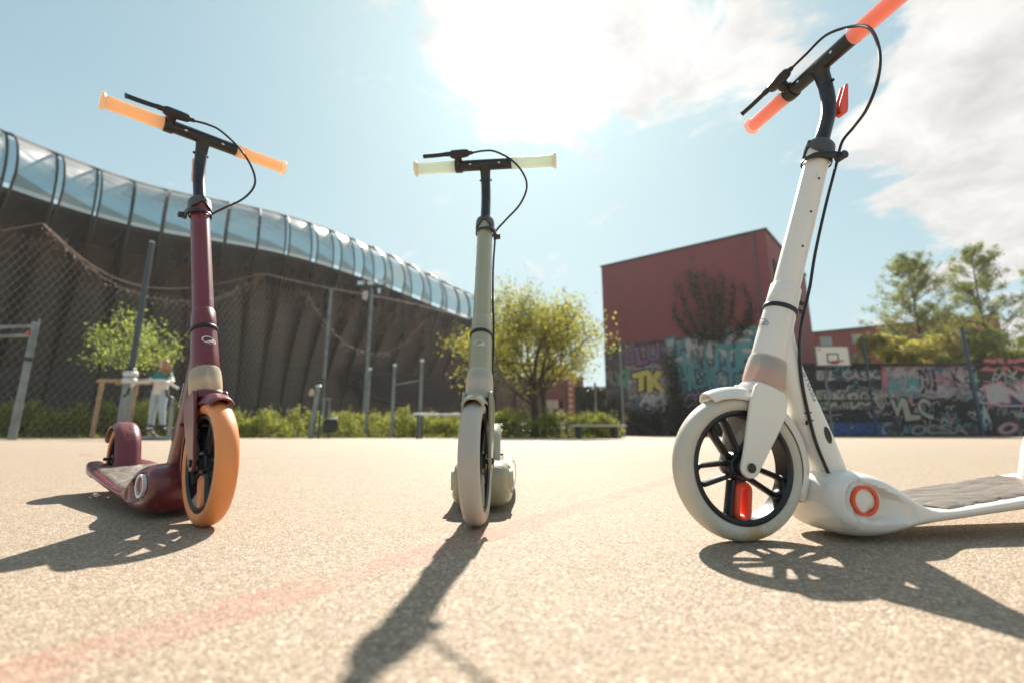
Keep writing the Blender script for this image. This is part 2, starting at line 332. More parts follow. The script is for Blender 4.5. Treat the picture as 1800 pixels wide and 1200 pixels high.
# ------------------------------------------------------------------ scooters
AL = R(21.2)
A0 = Vector((-.0056, 0, .0978))
U = Vector((-math.sin(AL), 0, math.cos(AL))); PF = Vector((math.cos(AL), 0, math.sin(AL)))
BAS = Matrix((PF, Vector((0, 1, 0)), U)).transposed().to_4x4()
YZ = Matrix.Rotation(R(90), 4, 'X')      # local z -> -y ; xy plane -> xz plane
BODY_ST = [(-.104, .052, .070, .026), (-.107, .040, .078, .040), (-.113, .026, .085, .048), (-.122, .015, .0900, .0535), (-.135, .0090, .0925, .0570), (-.150, .0060, .0935, .0590),
           (-.170, .0045, .0935, .0600), (-.188, .0055, .0895, .0610), (-.203, .0080, .0820, .0617), (-.218, .0115, .0720, .0623), (-.233, .0155, .0610, .0630), (-.248, .0190, .0505, .0640),
           (-.262, .0220, .0440, .0650), (-.285, .0245, .0434, .0665), (-.300, .0255, .0443, .0675), (-.356, .0300, .0495, .0690), (-.45, .0360, .0580, .0705), (-.53, .0410, .0650, .0705), (-.585, .0440, .0700, .0695)]
def stn(x):
    S = BODY_ST
    for a, b in zip(S, S[1:]):
        if b[0] <= x <= a[0]:
            t = (a[0]-x)/(a[0]-b[0]); return [a[i]+(b[i]-a[i])*t for i in range(1, 4)]
    return list(S[-1][1:])
def smooth_st(x):
    acc_ = np.zeros(3)
    for dx in (-.006, -.003, 0, .003, .006): acc_ += np.array(stn(min(-.104, max(-.585, x+dx))))
    return acc_/5
def superell(u, ax, az, e):
    c, s = math.cos(u), math.sin(u)
    return (ax*math.copysign(abs(c)**(2/e), c), az*math.copysign(abs(s)**(2/e), s))
def scoop(x, z):
    # teardrop hollow in the hull's side: round at the ring, running back and down
    cx, cz, r0 = -.147, .0580, .0268
    tx, tz, r1 = -.216, .0400, .0150
    t = max(0, min(1, ((x-cx)*(tx-cx)+(z-cz)*(tz-cz))/((tx-cx)**2+(tz-cz)**2)))
    r_ = r0+(r1-r0)*t; d_ = math.hypot(x-(cx+(tx-cx)*t), z-(cz+(tz-cz)*t))
    e = max(0, min(1, (r_-d_)/.0045)); e = e*e*(3-2*e)
    ring = max(0, min(1, (math.hypot(x-cx, z-cz)-.0195)/.003))
    depth = .016*math.exp(-((t-.45)/.35)**2)+.002
    return e*(ring*depth+(1-ring)*.0012)
_textcache = {}
def text_mesh(body, offset=0.0, extr=0.0, shear=0.0, res=3):
    key = (body, offset, extr, shear)
    if key in _textcache: return _textcache[key]
    cu = bpy.data.curves.new('t', 'FONT'); cu.body = body; cu.align_x = 'CENTER'; cu.align_y = 'CENTER'; cu.size = 1; cu.offset = offset; cu.extrude = extr; cu.shear = shear; cu.resolution_u = res
    ob = bpy.data.objects.new('t', cu); COL.objects.link(ob)
    bpy.context.view_layer.update(); dg = bpy.context.evaluated_depsgraph_get()
    me = bpy.data.meshes.new_from_object(ob.evaluated_get(dg))
    vs_ = [tuple(v.co) for v in me.vertices]; fs_ = [tuple(p.vertices) for p in me.polygons]
    bpy.data.objects.remove(ob); bpy.data.meshes.remove(me); bpy.data.curves.remove(cu)
    xs_ = [v[0] for v in vs_]; ys_ = [v[1] for v in vs_]
    cx, cy = (max(xs_)+min(xs_))/2, (max(ys_)+min(ys_))/2; sx_, sy_ = max(xs_)-min(xs_), max(ys_)-min(ys_)
    vs_ = [((v[0]-cx)/sx_, (v[1]-cy)/sy_, v[2]) for v in vs_]
    _textcache[key] = (vs_, fs_); return _textcache[key]

def wheel(root, name, center_M, rad, body, tyre_m, accent, front=True):
    """wheel in the local xz plane about y; center_M maps to root"""
    W = MB(); k = rad/.1; h = .0158
    # hub is the part itself, everything else its children
    W.disc_cyl(.0195*k, -.0115, .0115, 28, YZ, bev=.002); W.disc_cyl(.0125*k, -.0165, .0165, 24, YZ, bev=.0015)
    wo_ = W.build(name, BLKP, root, M=center_M)
    t = MB(); prof = []; h = .0166
    for i in range(17):
        a = -PI/2+PI*i/16; prof.append((.0860*k+.014*k*math.cos(a)**.9 if abs(math.cos(a)) > 1e-6 else .0860*k, h*math.sin(a)))
    prof += [(.0825*k, h*.95), (.0785*k, h*.80), (.0775*k, 0), (.0785*k, -h*.80), (.0825*k, -h*.95)]
    t.lathe(prof, 96, YZ); t.build('tyre', tyre_m, wo_, smooth=50)
    r_ = MB(); r_.lathe([(.0785*k, h*.84), (.0745*k, h*.88), (.0705*k, h*.70), (.0698*k, 0), (.0705*k, -h*.70), (.0745*k, -h*.88), (.0785*k, -h*.84)], 80, YZ, closed=True)
    r_.build('rim', BLKP, wo_)
    for q in range(5):
        a = R(270+72*q) - (AL if front else 0) + (R(8) if front else 0)
        Ms = Matrix.Rotation(-a, 4, 'Y')
        s = MB(); pts = []
        hw, r0, r1 = .0128*k, .024*k, .0600*k
        for i in range(9): b = PI/2-PI*i/8; pts.append((r1+hw*math.cos(b), 0, hw*math.sin(b)))
        for i in range(9): b = -PI/2-PI*i/8; pts.append((r0+hw*.5*math.cos(b), 0, hw*.72*math.sin(b)))
        if q == 0 and front: s.tube([(.020, 0, .0108), (.045, 0, .0122), (.071, 0, .0138)], [(.0088, .0042)]*3, 10, up=(0, 1, 0), M=Ms)
        else: s.tube(pts, [(.0088, .0040*k)]*len(pts), 10, closed=True, up=(0, 1, 0), M=Ms)
        s.tube([(.065*k, 0, hw*.8), (.0725*k, 0, hw*1.25)], [(.008, .004), (.008, .006)], 8, up=(0, 1, 0), M=Ms); s.tube([(.065*k, 0, -hw*.8), (.0725*k, 0, -hw*1.25)], [(.008, .004), (.008, .006)], 8, up=(0, 1, 0), M=Ms)
        s.tube([(.010*k, 0, 0), (.0215*k, 0, 0)], [(.009, .012*k), (.009, .010*k)], 8, up=(0, 1, 0), M=Ms)
        s.build('spoke', BLKP, wo_)
        if q == 0 and front:
            s = MB(); pts = []; hw, r0, r1 = .0092, .0320, .0610; oz = -.0045
            for i in range(9): b = PI/2-PI*i/8; pts.append((r1+hw*math.cos(b), 0, oz+hw*math.sin(b)))
            for i in range(9): b = -PI/2-PI*i/8; pts.append((r0+hw*math.cos(b), 0, oz+hw*math.sin(b)))
            s.tube(pts, [(.0118, .0048)]*len(pts), 10, closed=True, up=(0, 1, 0), M=Ms); s.build('spoke_insert', accent, wo_)
    return wo_

def scooter(pose, label, body, tyre_m, accent, grip_in, grip_out, lev_m, ringm, logom, shell, elast, mat_deck, cap_m, blk=BLK, cf=0.0):
    x, y, yaw, roll, st = pose
    root = empty('kick_scooter', label=label, cat='scooter')
    root.matrix_world = Matrix.Translation((x, y, 0)) @ Matrix.Rotation(R(yaw), 4, 'Z') @ Matrix.Rotation(R(roll), 4, 'X')
    ST = Matrix.Translation(A0) @ Matrix.Rotation(R(st), 4, U) @ BAS       # steered frame: x forward, y left, z up the column
    HD = Matrix.Translation(A0) @ BAS                                      # same frame before steering
    # --- frame body: hull and deck in one moulding
    nu = 72; secs = []
    X = [-.104-.0003*i for i in range(4)] + [-.106-.002*i for i in range(1, 70)]; X = sorted(set(X), reverse=True)
    xq = X[-1]
    while xq > -.583: xq -= .012; X.append(max(xq, -.585))
    for xx in X:
        zb, zt, wd = smooth_st(xx) if xx < -.112 else stn(xx)
        e = 4.0 if xx > -.25 else 4.2; cz = (zb+zt)/2; sec = []
        for i in range(nu):
            yy, zz = superell(2*PI*i/nu, wd, (zt-zb)/2, e)
            zz += cz
            if zz < zb+.012: yy *= 1-.10*((zb+.012-zz)/.012)
            s_ = scoop(xx, zz) if abs(yy) > wd*.7 else 0
            sec.append((xx, yy-math.copysign(s_, yy), zz))
        secs.append(sec)
    # arms either side of the rear wheel
    b = MB(); b.loft(secs)
    for sg in (-1, 1):
        sa = []
        for xx, wo2, zb, zt in [(-.575, .0685, .045, .0690), (-.61, .0680, .046, .0725), (-.65, .0655, .048, .0755), (-.70, .060, .052, .0775), (-.73, .053, .057, .0775), (-.742, .045, .061, .0765)]:
            wi = .026; c = sg*(wi+wo2)/2; sa.append([(xx, c+superell(2*PI*i/16, (wo2-wi)/2, (zt-zb)/2, 3.5)[0], (zb+zt)/2+superell(2*PI*i/16, (wo2-wi)/2, (zt-zb)/2, 3.5)[1]) for i in range(16)])
        b.loft(sa)
    hull = b.build('deck_body', body, root, smooth=45)
    for sg in (-1, 1):
        rg = MB(); rg.lathe([(.0158, -.004), (.0158, .0012), (.0200, .0014), (.0200, -.004)], 48, Matrix.Translation((-.147, sg*.0585, .0580)) @ Matrix.Rotation(R(-5*sg), 4, 'Z') @ Matrix.Rotation(R(-90*sg), 4, 'X') @ Matrix.Rotation(R(0), 4, 'Z'))
        rg.build('hull_ring', ringm, hull)
    # grip mat: closed slab with moulded wave grooves
    gm_ = MB(); P = []; nx, ny = 110, 26
    for i in range(nx+1):
        xx = -.262-(.582-.262)*i/nx; row = []
        for j in range(ny+1):
            tt = j/ny*2-1; half = .058 if xx < -.29 else .058*math.sqrt(max(0.02, 1-((xx+.29)/.029)**2))*.97; yy = tt*half
            zt = smooth_st(xx)[1]
            wv = math.sin((yy+.014*math.sin(xx*34))*230+xx*40); gdep = -.0011 if wv > .82 else 0
            lat = math.sin(xx*60+yy*40); gdep += -.0008 if lat > .93 else 0
            row.append((xx, yy, zt+.0016+gdep-(.0022 if abs(tt) > .99 or i in (0, nx) else 0)))
        P.append(row)
    gm_.grid(P); gm_.build('grip_mat', mat_deck, root, smooth=30)
    # --- beam and head tube
    bm_ = MB(); secs = []
    for z, xf, xb, ly in [(.322, -.088, -.102, .009), (.305, -.075, -.109, .015), (.28, -.062, -.1095, .0185), (.255, -.067, -.1135, .0195), (.24, -.074, -.1175, .0195), (.215, -.080, -.128, .0195), (.19, -.087, -.139, .0195), (.145, -.104, -.158, .0195), (.11, -.118, -.170, .020), (.085, -.128, -.178, .021), (.07, -.134, -.183, .022)]:
        secs.append([((xf+xb)/2+superell(2*PI*i/32, (xf-xb)/2, ly, 3)[0], superell(2*PI*i/32, (xf-xb)/2, ly, 3)[1], z) for i in range(32)])
    bm_.loft(secs); beam = bm_.build('down_tube', body, root, smooth=50)
    for (xx, zz, rx_, rz_) in [(-.139, .144, .0058, .0125), (-.1035, .161, .0030, .0030)]:
        for sg in (-1, 1):
            h_ = MB(); h_.disc_cyl(1, 0, 1, 24, Matrix.Translation((xx, sg*.0188, zz)) @ Matrix.Rotation(R(15), 4, 'Y') @ Matrix.Rotation(R(-90*sg), 4, 'X') @ Matrix.Diagonal((rx_, rz_, .0011, 1)))
            h_.build('cable_port', BLKP, beam)
            h_ = MB(); h_.lathe([(1.0, 0), (1.02, 1), (1.16, .8), (1.2, 0)], 24, Matrix.Translation((xx, sg*.0185, zz)) @ Matrix.Rotation(R(15), 4, 'Y') @ Matrix.Rotation(R(-90*sg), 4, 'X') @ Matrix.Diagonal((rx_, rz_, .0018, 1)))
            h_.build('port_rim', body, beam)
    tv, tf = text_mesh('BTWIN', 0.012, 0.0)
    for sg in (1, -1):
        t_ = MB(); ang = math.atan2(-.126+.1025, .2-.26)
        d_ = Vector((-.017, 0, -.046)).normalized()   # reading direction down the beam
        if sg < 0: d_ = -d_
        up_ = Vector((0, sg, 0)).cross(d_)
        Mt = Matrix.Translation((-.1155, sg*.0200, .214)) @ Matrix((d_, up_, Vector((0, sg, 0)))).transposed().to_4x4() @ Matrix.Diagonal((.044, .0066, 1, 1))
        t_.add(tv, tf, Mt); t_.build('lettering', logom, beam, smooth=0)
    hd = MB(); ov = dict(sx=1.16, sy=1.0)
    hd.lathe([(.00001, .166), (.0215, .166), (.0222, .170), (.0218, .20), (.0210, .235), (.0207, .2475), (.00001, .2475)], 48, None, False, **ov)
    head = hd.build('head_tube', body, root, M=HD)
    lg = MB()
    def cyl(sx_, tz, off=.0006):
        # lateral arc sx_, height tz on the front of the head tube
        rr_ = .0216+(.2315-tz)*.03; a = sx_/rr_; return ((rr_*1.16+off)*math.cos(a), (rr_+off)*math.sin(a), tz)
    P = []
    for i in range(41):
        a = R(-25)+2*PI*i/41*.93; ca, sa = math.cos(a), math.sin(a)
        th_ = .0010+.0013*(0.5+0.5*math.cos(a-R(130)))
        for_ = []
        for rr_ in (1, 1-th_/.0115):
            ex, ez = ca*.0118*rr_, sa*.0072*rr_; ct, s_t = math.cos(R(-22)), math.sin(R(-22))
            for_.append(cyl(ex*ct-ez*s_t, .2185-(ex*s_t+ez*ct)*-1))
        P.append(for_)
    lg.grid(P)
    P = []
    for i in range(9):
        t = i/8; xl = .0075-.0150*t  # from image right to image left as seen from the front
        top = .0070*(1-t)-.0005; P.append([cyl(-xl*-1 if False else xl, .2185-.0052+.0012*t), cyl(xl, .2185-.0052+.0012*t+max(.0003, top*1.25))])
    lg.grid([r_ for r_ in P]); lg.build('logo', logom, head, smooth=0)
    # --- steered assembly
    rg = MB(); rg.lathe([(.0150, .2478), (.0224, .2478), (.0229, .2495), (.0229, .2525), (.0222, .2545), (.0150, .2545)], 48, None, True, **ov); rg.build('headset_ring', BLKP, root, M=ST)
    sl = MB(); sl.lathe([(.00001, .2545), (.0202, .2545), (.0206, .257), (.0200, .290), (.0185, .2925), (.00001, .2925)], 48, None, False, **ov); sleeve = sl.build('column_sleeve', body, root, M=ST)
    cs = MB(); cs.lathe([(.00001, .292), (.0177, .292), (.0170, .555), (.00001, .555)], 48, None, False, sx=1.14, sy=1.0); colm = cs.build('steering_column', body, root, M=ST)
    for zz in (.36, .425, .49):
        for sg in (1, -1):
            h_ = MB(); h_.disc_cyl(.0021, 0, .0006, 14, Matrix.Translation((.002, sg*.0171, zz)) @ Matrix.Rotation(R(-90*sg), 4, 'X')); h_.build('height_hole', BLKP, colm)
    cl = MB(); cl.lathe([(.0118, .574), (.0165, .573), (.0198, .568), (.0206, .560), (.0195, .5555), (.0118, .5555)], 40, None, True, sx=1.14, sy=1.05)
    # skirt of the collar, longer at the sides
    for sg in (1, -1):
        P2 = []
        for i in range(13):
            a = R(sg*90-62+124*i/12+(-18*sg)); dp = .555-.013*max(0, math.cos((i-6)/6*PI/2))**.6
            P2.append([((r_)*1.14*math.cos(a), r_*1.05*math.sin(a), z_) for r_, z_ in ((.0182, .556), (.0206, .560), (.0206, dp), (.0184, dp-.0005))])
        cl.loft(P2)
    clo = cl.build('collar', GRID, root, M=ST)
    h_ = MB(); h_.disc_cyl(.003, 0, .0009, 14, Matrix.Translation((.0232, 0, .5665)) @ Matrix.Rotation(R(90), 4, 'Y')); h_.build('collar_screw', BLKP, clo)
    ls = 1 if cap_m else -1     # side the quick release sits on
    q_ = MB(); pts = []; rd = []
    for i in range(33):
        a = 2*PI*i/33; pts.append((.0225*math.cos(a), .0198*math.sin(a)*ls, .5335-.0055*math.cos(a))); rd.append((.0040-.0012*math.cos(a), .0017))
    q_.tube(pts, rd, 8, closed=True, up=(0, 0, 1)); cb = q_.build('clamp_band', BLK, root, M=ST)
    q_ = MB(); q_.tube([(-.022, ls*.0235, .5425), (-.008, ls*.0240, .5395), (.008, ls*.0225, .534), (.021, ls*.0165, .528), (.027, ls*.006, .5245)], [(.0088, .0022), (.0078, .0022), (.0058, .0020), (.0042, .0018), (.003, .0015)], 10, up=(0, 0, 1)); q_.tube([(-.020, ls*.018, .541), (-.022, ls*.030, .5425)], [.0075, .0065], 12); q_.build('quick_release_lever', BLK, cb)
    q_ = MB(); q_.disc_cyl(.0068, 0, .004, 20, Matrix.Translation((-.022, ls*.0295, .5425)) @ Matrix.Rotation(R(-90*ls), 4, 'X'), bev=.0012); q_.build('lever_bolt', BLK, cb)
    # stem bending forward to the bar
    BF, ZB = .0399, .7252
    sp = bez([(0, 0, .55), (0, 0, .60), (0.0, 0, .635), (.006, 0, .665), (.018, 0, .692), (.031, 0, .712), (BF, 0, ZB)], 6)
    s = MB(); s.tube(sp, .0114, 24, up=(0, 1, 0)); stem = s.build('stem', blk, root, M=ST)
    hbm = MB(); hbm.tube([(BF, -.0648, ZB), (BF, .0648, ZB)], .0130, 28, up=(0, 0, 1));
    hb = hbm.build('handlebar', blk, root, M=ST)
    wl = MB(); wl.tube([sp[-12], sp[-7], sp[-3]], [.0116, .0125, .0165], 24, up=(0, 1, 0)); wl.build('weld', blk, stem)
    for sg in (-1, 1):
        s = MB(); s.tube([(BF, sg*.035-.0028, 0), (BF, sg*.035+.0028, 0)], (.0018, .0018), 8, up=(0, 0, 1))
        s2 = MB(); s2.prism([(math.cos(a)*.0030, math.sin(a)*.0019) for a in [2*PI*i/12 for i in range(12)]], 0, .0007, Matrix.Translation((BF, sg*.035, ZB)) @ Matrix.Rotation(R(38), 4, 'Y') @ Matrix.Translation((.0128, 0, 0)) @ Matrix.Rotation(R(90), 4, 'Z') @ Matrix.Rotation(R(90), 4, 'X'))
        s2.build('slot', STEEL, hb)
        s3 = MB(); s3.lathe([(.00001, -.003), (.0022, -.002), (.003, 0), (.0022, .002), (.00001, .003)], 10, Matrix.Translation((BF*.42, sg*.0125, .6965)), False); s3.build('stem_bolt', BLKP, stem)
        gp = MB(); Mg = Matrix.Translation((BF, 0, ZB)) @ Matrix.Rotation(R(-90*sg), 4, 'X')
        gp.lathe([(.0110, .0650), (.0136, .0652), (.0141, .068), (.0137, .10), (.0137, .1645), (.0110, .1645)], 32, Mg, True)
        gr = gp.build('grip', grip_out, root, M=ST)
        gi = MB(); gi.lathe([(.0100, .1642), (.0139, .1642), (.0150, .1665), (.0180, .1685), (.0182, .1715), (.0165, .1735), (.00001, .1738), (.00001, .1642)], 28, Mg, False); gi.build('grip_end', CAPS[grip_out], gr)
    # brake lever on the rider's right
    lv = MB(); lv.lathe([(.0128, -.0725), (.0152, -.0725), (.0158, -.070), (.0158, -.058), (.0152, -.0555), (.0128, -.0555)], 24, Matrix.Translation((BF, 0, ZB)) @ Matrix.Rotation(R(-90), 4, 'X'), True)
    lv.tube([(BF+.010, -.064, ZB+.001), (BF+.024, -.063, ZB+.003), (BF+.034, -.060, ZB+.003)], [(.0085, .010), (.0095, .0095), (.011, .009)], 10, up=(0, 1, 0))
    lv.tube([(BF+.033, -.080, ZB+.001), (BF+.033, -.075, ZB+.001), (BF+.033, -.052, ZB+.002), (BF+.034, -.038, ZB+.002), (BF+.034, -.033, ZB+.002)], [.007, .0098, .0098, .0085, .005], 12)
    lvo = lv.build('brake_lever', BLKP, root, M=ST, smooth=35)
    bl = MB(); bl.tube(bez([(BF+.034, -.072, ZB+.002), (BF+.038, -.090, ZB-.004), (BF+.039, -.104, ZB-.007), (BF+.041, -.122, ZB-.011), (BF+.043, -.138, ZB-.014), (BF+.0435, -.142, ZB-.015)], 5), [(.0060, .0052)]*6+[(.0052, .0045)]*18+[(.0062, .0055), (.003, .003)], 10, up=(0, 0, 1)); bl.build('lever_blade', BLKP, lvo)
    bl = MB(); bl.tube([(BF+.034, -.034, ZB+.002), (BF+.034, -.027, ZB+.002), (BF+.034, -.0235, ZB+.002)], [.0048, .0042, .002], 10); bl.build('barrel_adjuster', BLKP, lvo)
    for zz in (-.002, .009):
        bl = MB(); bl.disc_cyl(.0020, 0, .0015, 8, Matrix.Translation((BF+.0145, -.064, ZB-.006+zz)) @ Matrix.Rotation(R(100), 4, 'Y')); bl.build('clamp_screw', STEEL, lvo)
    cpts = bez([(BF+.034, -.026, ZB+.002), (.071+cf*.3, .000, .736-cf*.3), (.066+cf*.7, .027, .738-cf*.6), (.060+cf, .066-cf*.3, .710-cf*1.4), (.051+cf, .092-cf*.3, .672-cf), (.038+cf, .100, .636-cf*.4), (.016+cf*.6, .082, .604), (-.006, .046, .577), (-.018, .0235, .556), (-.0195, .0215, .53)], 8)
    if cf: cpts = bez([(BF+.034, -.026, ZB+.002), (.071, .000, .7345), (.068, .0368, .7419), (.062, .080, .7165), (.058, .1184, .6742), (.050, .1384, .6124), (.038, .1331, .5691), (.018, .1023, .5549), (.002, .0664, .5581), (-.012, .032, .5615), (-.0195, .0215, .53)], 8)
    c_ = MB(); c_.tube(cpts, .00235, 8); c_.tube(bez([(-.0195, .0215, .53), (-.020, .0185, .45), (-.0205, .0190, .36), (-.0225, .0215, .30)], 6), .0023, 8)
    cab = c_.build('brake_cable', CABLE, root, M=ST)
    # cable continues down the frame (world frame of the body)
    M_up = HD.inverted()
    p0 = (ST @ Vector((-.0225, .0215, .30)))
    c_ = MB(); c_.tube(bez([p0, tuple(p0.lerp(Vector((-.109, .0232, .305)), .5)), (-.109, .0232, .305), (-.105, .0222, .285), (-.102, .0218, .262), (-.1015, .0215, .22), (-.1065, .0215, .177), (-.114, .0220, .135), (-.125, .0228, .102), (-.134, .0235, .078)], 6), .0024, 8); c_.build('frame_cable', CABLE, root)
    for zz, xx in ((.176, -.1066), (.165, -.1084)):
        c_ = MB(); c_.tube([(xx-.004, .0195, zz+.001), (xx-.003, .0242, zz), (xx+.003, .0242, zz), (xx+.004, .0195, zz-.001)], .0009, 6); c_.build('cable_tie', BLKP, beam)
    for zz in (.262, .276):
        s = MB(); s.disc_cyl(.004, -.004, .008, 12, Matrix.Translation((-.024, .004, zz)) @ Matrix.Rotation(R(-90), 4, 'Y'), bev=.001); s.build('clamp_bolt', BLKP, sleeve)
    # accent hook behind the stem
    hk = MB(); outer = [(-.0145, .712), (-.0175, .716), (-.0200, .712), (-.0300, .668), (-.0305, .658), (-.0265, .6505), (-.0195, .6495), (-.0145, .655), (-.0128, .668)]
    Mk = Matrix(((1, 0, 0, 0), (0, 0, 1, 0), (0, 1, 0, 0), (0, 0, 0, 1)))
    hk.prism(outer, -.0065, -.0030, Mk); hk.prism(outer, .0030, .0065, Mk); hk.prism([(-.0300, .668), (-.0305, .658), (-.0265, .6505), (-.0195, .6495), (-.0195, .6525), (-.0255, .6535), (-.0275, .659), (-.0270, .668)], -.003, .003, Mk)
    hk.build('folding_hook', lev_m, root, M=ST, bevel=.0012)
    # suspension bumper between head and fork crown
    bu = MB(); bu.lathe([(.0180, .122), (.0232, .121), (.0250, .127), (.0252, .140), (.0250, .152), (.0240, .163), (.0226, .1685), (.0200, .169)], 48, None, False, **ov)
    buo = bu.build('bumper_shell', shell, root, M=ST)
    for i, zz in enumerate((.1245, .1325, .1405)):
        e_ = MB(); e_.lathe([(.010, zz), (.0210, zz), (.0225, zz+.002), (.0225, zz+.0055), (.0210, zz+.0072), (.010, zz+.0072)], 40, None, True, **ov); e_.build('elastomer_ring', elast, buo)
    e_ = MB(); e_.lathe([(.010, .149), (.0212, .149), (.0212, .1665), (.010, .1665)], 40, None, True, **ov); e_.build('inner_collar', GRID, buo)
    # fork
    HUB = Vector((.006, 0, 0)); fk = MB()
    leg = [(.006+.0142*math.cos(a), .0142*math.sin(a)) for a in [PI+PI*i/12 for i in range(13)]]+[(.0215, .020), (.0265, .055), (.030, .088), (.029, .112), (.024, .120), (-.016, .120), (-.026, .112), (-.029, .088), (-.022, .055), (-.013, .020)]
    for sg in (-1, 1):
        fk.prism(leg, -.0028, .0028, Matrix.Translation((0, sg*.0235, 0)) @ Matrix(((1, 0, 0, 0), (0, 0, 1, 0), (0, 1, 0, 0), (0, 0, 0, 1))))
    cro = [[(superell(2*PI*i/32, a_, b_, 3)[0], superell(2*PI*i/32, a_, b_, 3)[1], z_) for i in range(32)] for z_, a_, b_ in ((.1075, .027, .0262), (.113, .0285, .0268), (.1185, .0282, .0262), (.1225, .0262, .0232))]
    fk.loft(cro); fork = fk.build('fork', body, root, M=ST, bevel=.0016, smooth=35)
    # fender over the front wheel
    P = []; th = [R(90+46-(46+97)*i/40) for i in range(41)]
    th = [R(44)+(R(187)-R(44))*i/44 for i in range(45)]
    fd = MB(); inner = []; outer = []
    for i, a in enumerate(th):
        e1 = min(1, (a-R(44))/R(7)); e2 = min(1, (R(187)-a)/R(22)); wd = .0205*(.88+.12*math.sqrt(max(0, 1-(1-e1)**2)))*(1-.34*(1-math.sqrt(max(0, 1-(1-e2)**2))))*(1-.14*max(0, (a-R(100))/R(87)))
        skirt = .0120+.0050*min(1, max(0, (a-R(50))/R(24)))
        lift = .0035*max(0, (R(62)-a)/R(18))
        ro, ri = [], []
        for j in range(17):
            t = j/16*2-1; rr_ = .1125-skirt*abs(t)**2.7
            ro.append((.006+rr_*math.cos(a), t*wd, rr_*math.sin(a))); ri.append((.006+(rr_-.0032)*math.cos(a), t*wd*.91, (rr_-.0032)*math.sin(a)))
        outer.append(ro); inner.append(ri)
    secs = [o_+list(reversed(i_)) for o_, i_ in zip(outer, inner)]
    fd.loft(secs); fd.build('front_fender', body, root, M=ST, smooth=50)
    for sg in (-1, 1):
        s = MB(); s.disc_cyl(.0066, 0, .0034, 20, Matrix.Translation((HUB.x, sg*.0262, 0)) @ Matrix.Rotation(R(-90*sg), 4, 'X'), bev=.0016); ax = s.build('axle_bolt', BLK, fork)
    s = MB(); s.tube([(HUB.x, -.024, 0), (HUB.x, .024, 0)], .0045, 12); s.build('axle', BLK, fork)
    wheel(root, 'front_wheel', ST @ Matrix.Translation(HUB), .1, body, tyre_m, accent, True)
    # --- rear wheel and brake fender
    RX = -.672; RR = .0835
    wheel(root, 'rear_wheel', Matrix.Translation((RX, 0, RR)), RR, body, tyre_m, accent, False)
    s = MB(); s.tube([(RX, -.033, RR), (RX, .033, RR)], .0042, 12, up=(0, 0, 1)); s.build('rear_axle', BLK, root)
    fd = MB(); secs = []
    for i in range(41):
        a = R(-14)+(R(152)-R(-14))*i/40; e2 = min(1, (R(152)-a)/R(16)); wd = .0262*(1-.25*(1-math.sqrt(max(0, 1-(1-e2)**2)))); ro, ri = [], []
        for j in range(21):
            t = j/20*2-1; base = .0925 if a > R(20) else .0925+.010*((R(20)-a)/R(24))**2
            gv = -.0012 if (R(35) < a < R(85) and -.55 < t-.25*math.sin(i*1.2) < .1 and i % 2 == 0) else 0
            rr_ = base-.011*abs(t)**3.5+gv; ro.append((RX+rr_*math.cos(a), t*wd, RR+rr_*math.sin(a))); ri.append((RX+(rr_-.0028)*math.cos(a), t*wd*.92, RR+(rr_-.0028)*math.sin(a)))
        secs.append(ro+list(reversed(ri)))
    fd.loft(secs); fd.build('rear_fender', body, root, smooth=50)
    return root

DECKM = mat('deck_grip_rubber', (.15, .125, .10), .42, var=.15, vscale=40, bump=.25, bscale=900)
WHITE = mat('cream_white_paint', (.78, .74, .67), .3, coat=.25, var=.03, vscale=6, wear=(.50, .45, .38), wscale=14)
MAROON = mat('maroon_paint', (.155, .026, .034), .34, coat=.25, var=.06, vscale=6, wear=(.26, .10, .10), wscale=34)
SAGE = mat('sage_green_paint', (.33, .33, .225), .32, coat=.25, var=.04, vscale=6, wear=(.40, .38, .28), wscale=14)
TY_W = mat('greyish_white_tyre', (.56, .52, .43), .5, var=.05, vscale=10, wear=(.50, .33, .17), wscale=9)
TY_O = mat('orange_tyre', (.82, .30, .10), .5, var=.04, vscale=10, wear=(.70, .26, .10), wscale=12, sss=.1)
TY_S = mat('pale_grey_tyre', (.46, .42, .36), .5, var=.05, vscale=10, wear=(.48, .33, .20), wscale=11)
ORED = mat('coral_red_plastic', (.80, .085, .035), .35)
OPEA = mat('soft_orange_plastic', (.82, .32, .13), .35)
SAGEP = mat('sage_plastic', (.32, .32, .24), .4)
WHT_PRINT = mat('white_print', (.78, .76, .74), .5)
GRY_PRINT = mat('grey_print', (.30, .29, .32), .4)
LBL = mat('sage_print', (.62, .60, .48), .5)
SH_W = clear_shell('milky_shell', (.90, .84, .76), .66)
SH_O = clear_shell('milky_peach_shell', (.88, .78, .62), .60)
EL_R = rubber_glow('coral_elastomer', (.80, .24, .16), (.8, .3, .2)); EL_O = rubber_glow('peach_elastomer', (.82, .60, .40), (.8, .6, .4)); EL_S = rubber_glow('grey_elastomer', (.6, .55, .5), (.6, .55, .5))
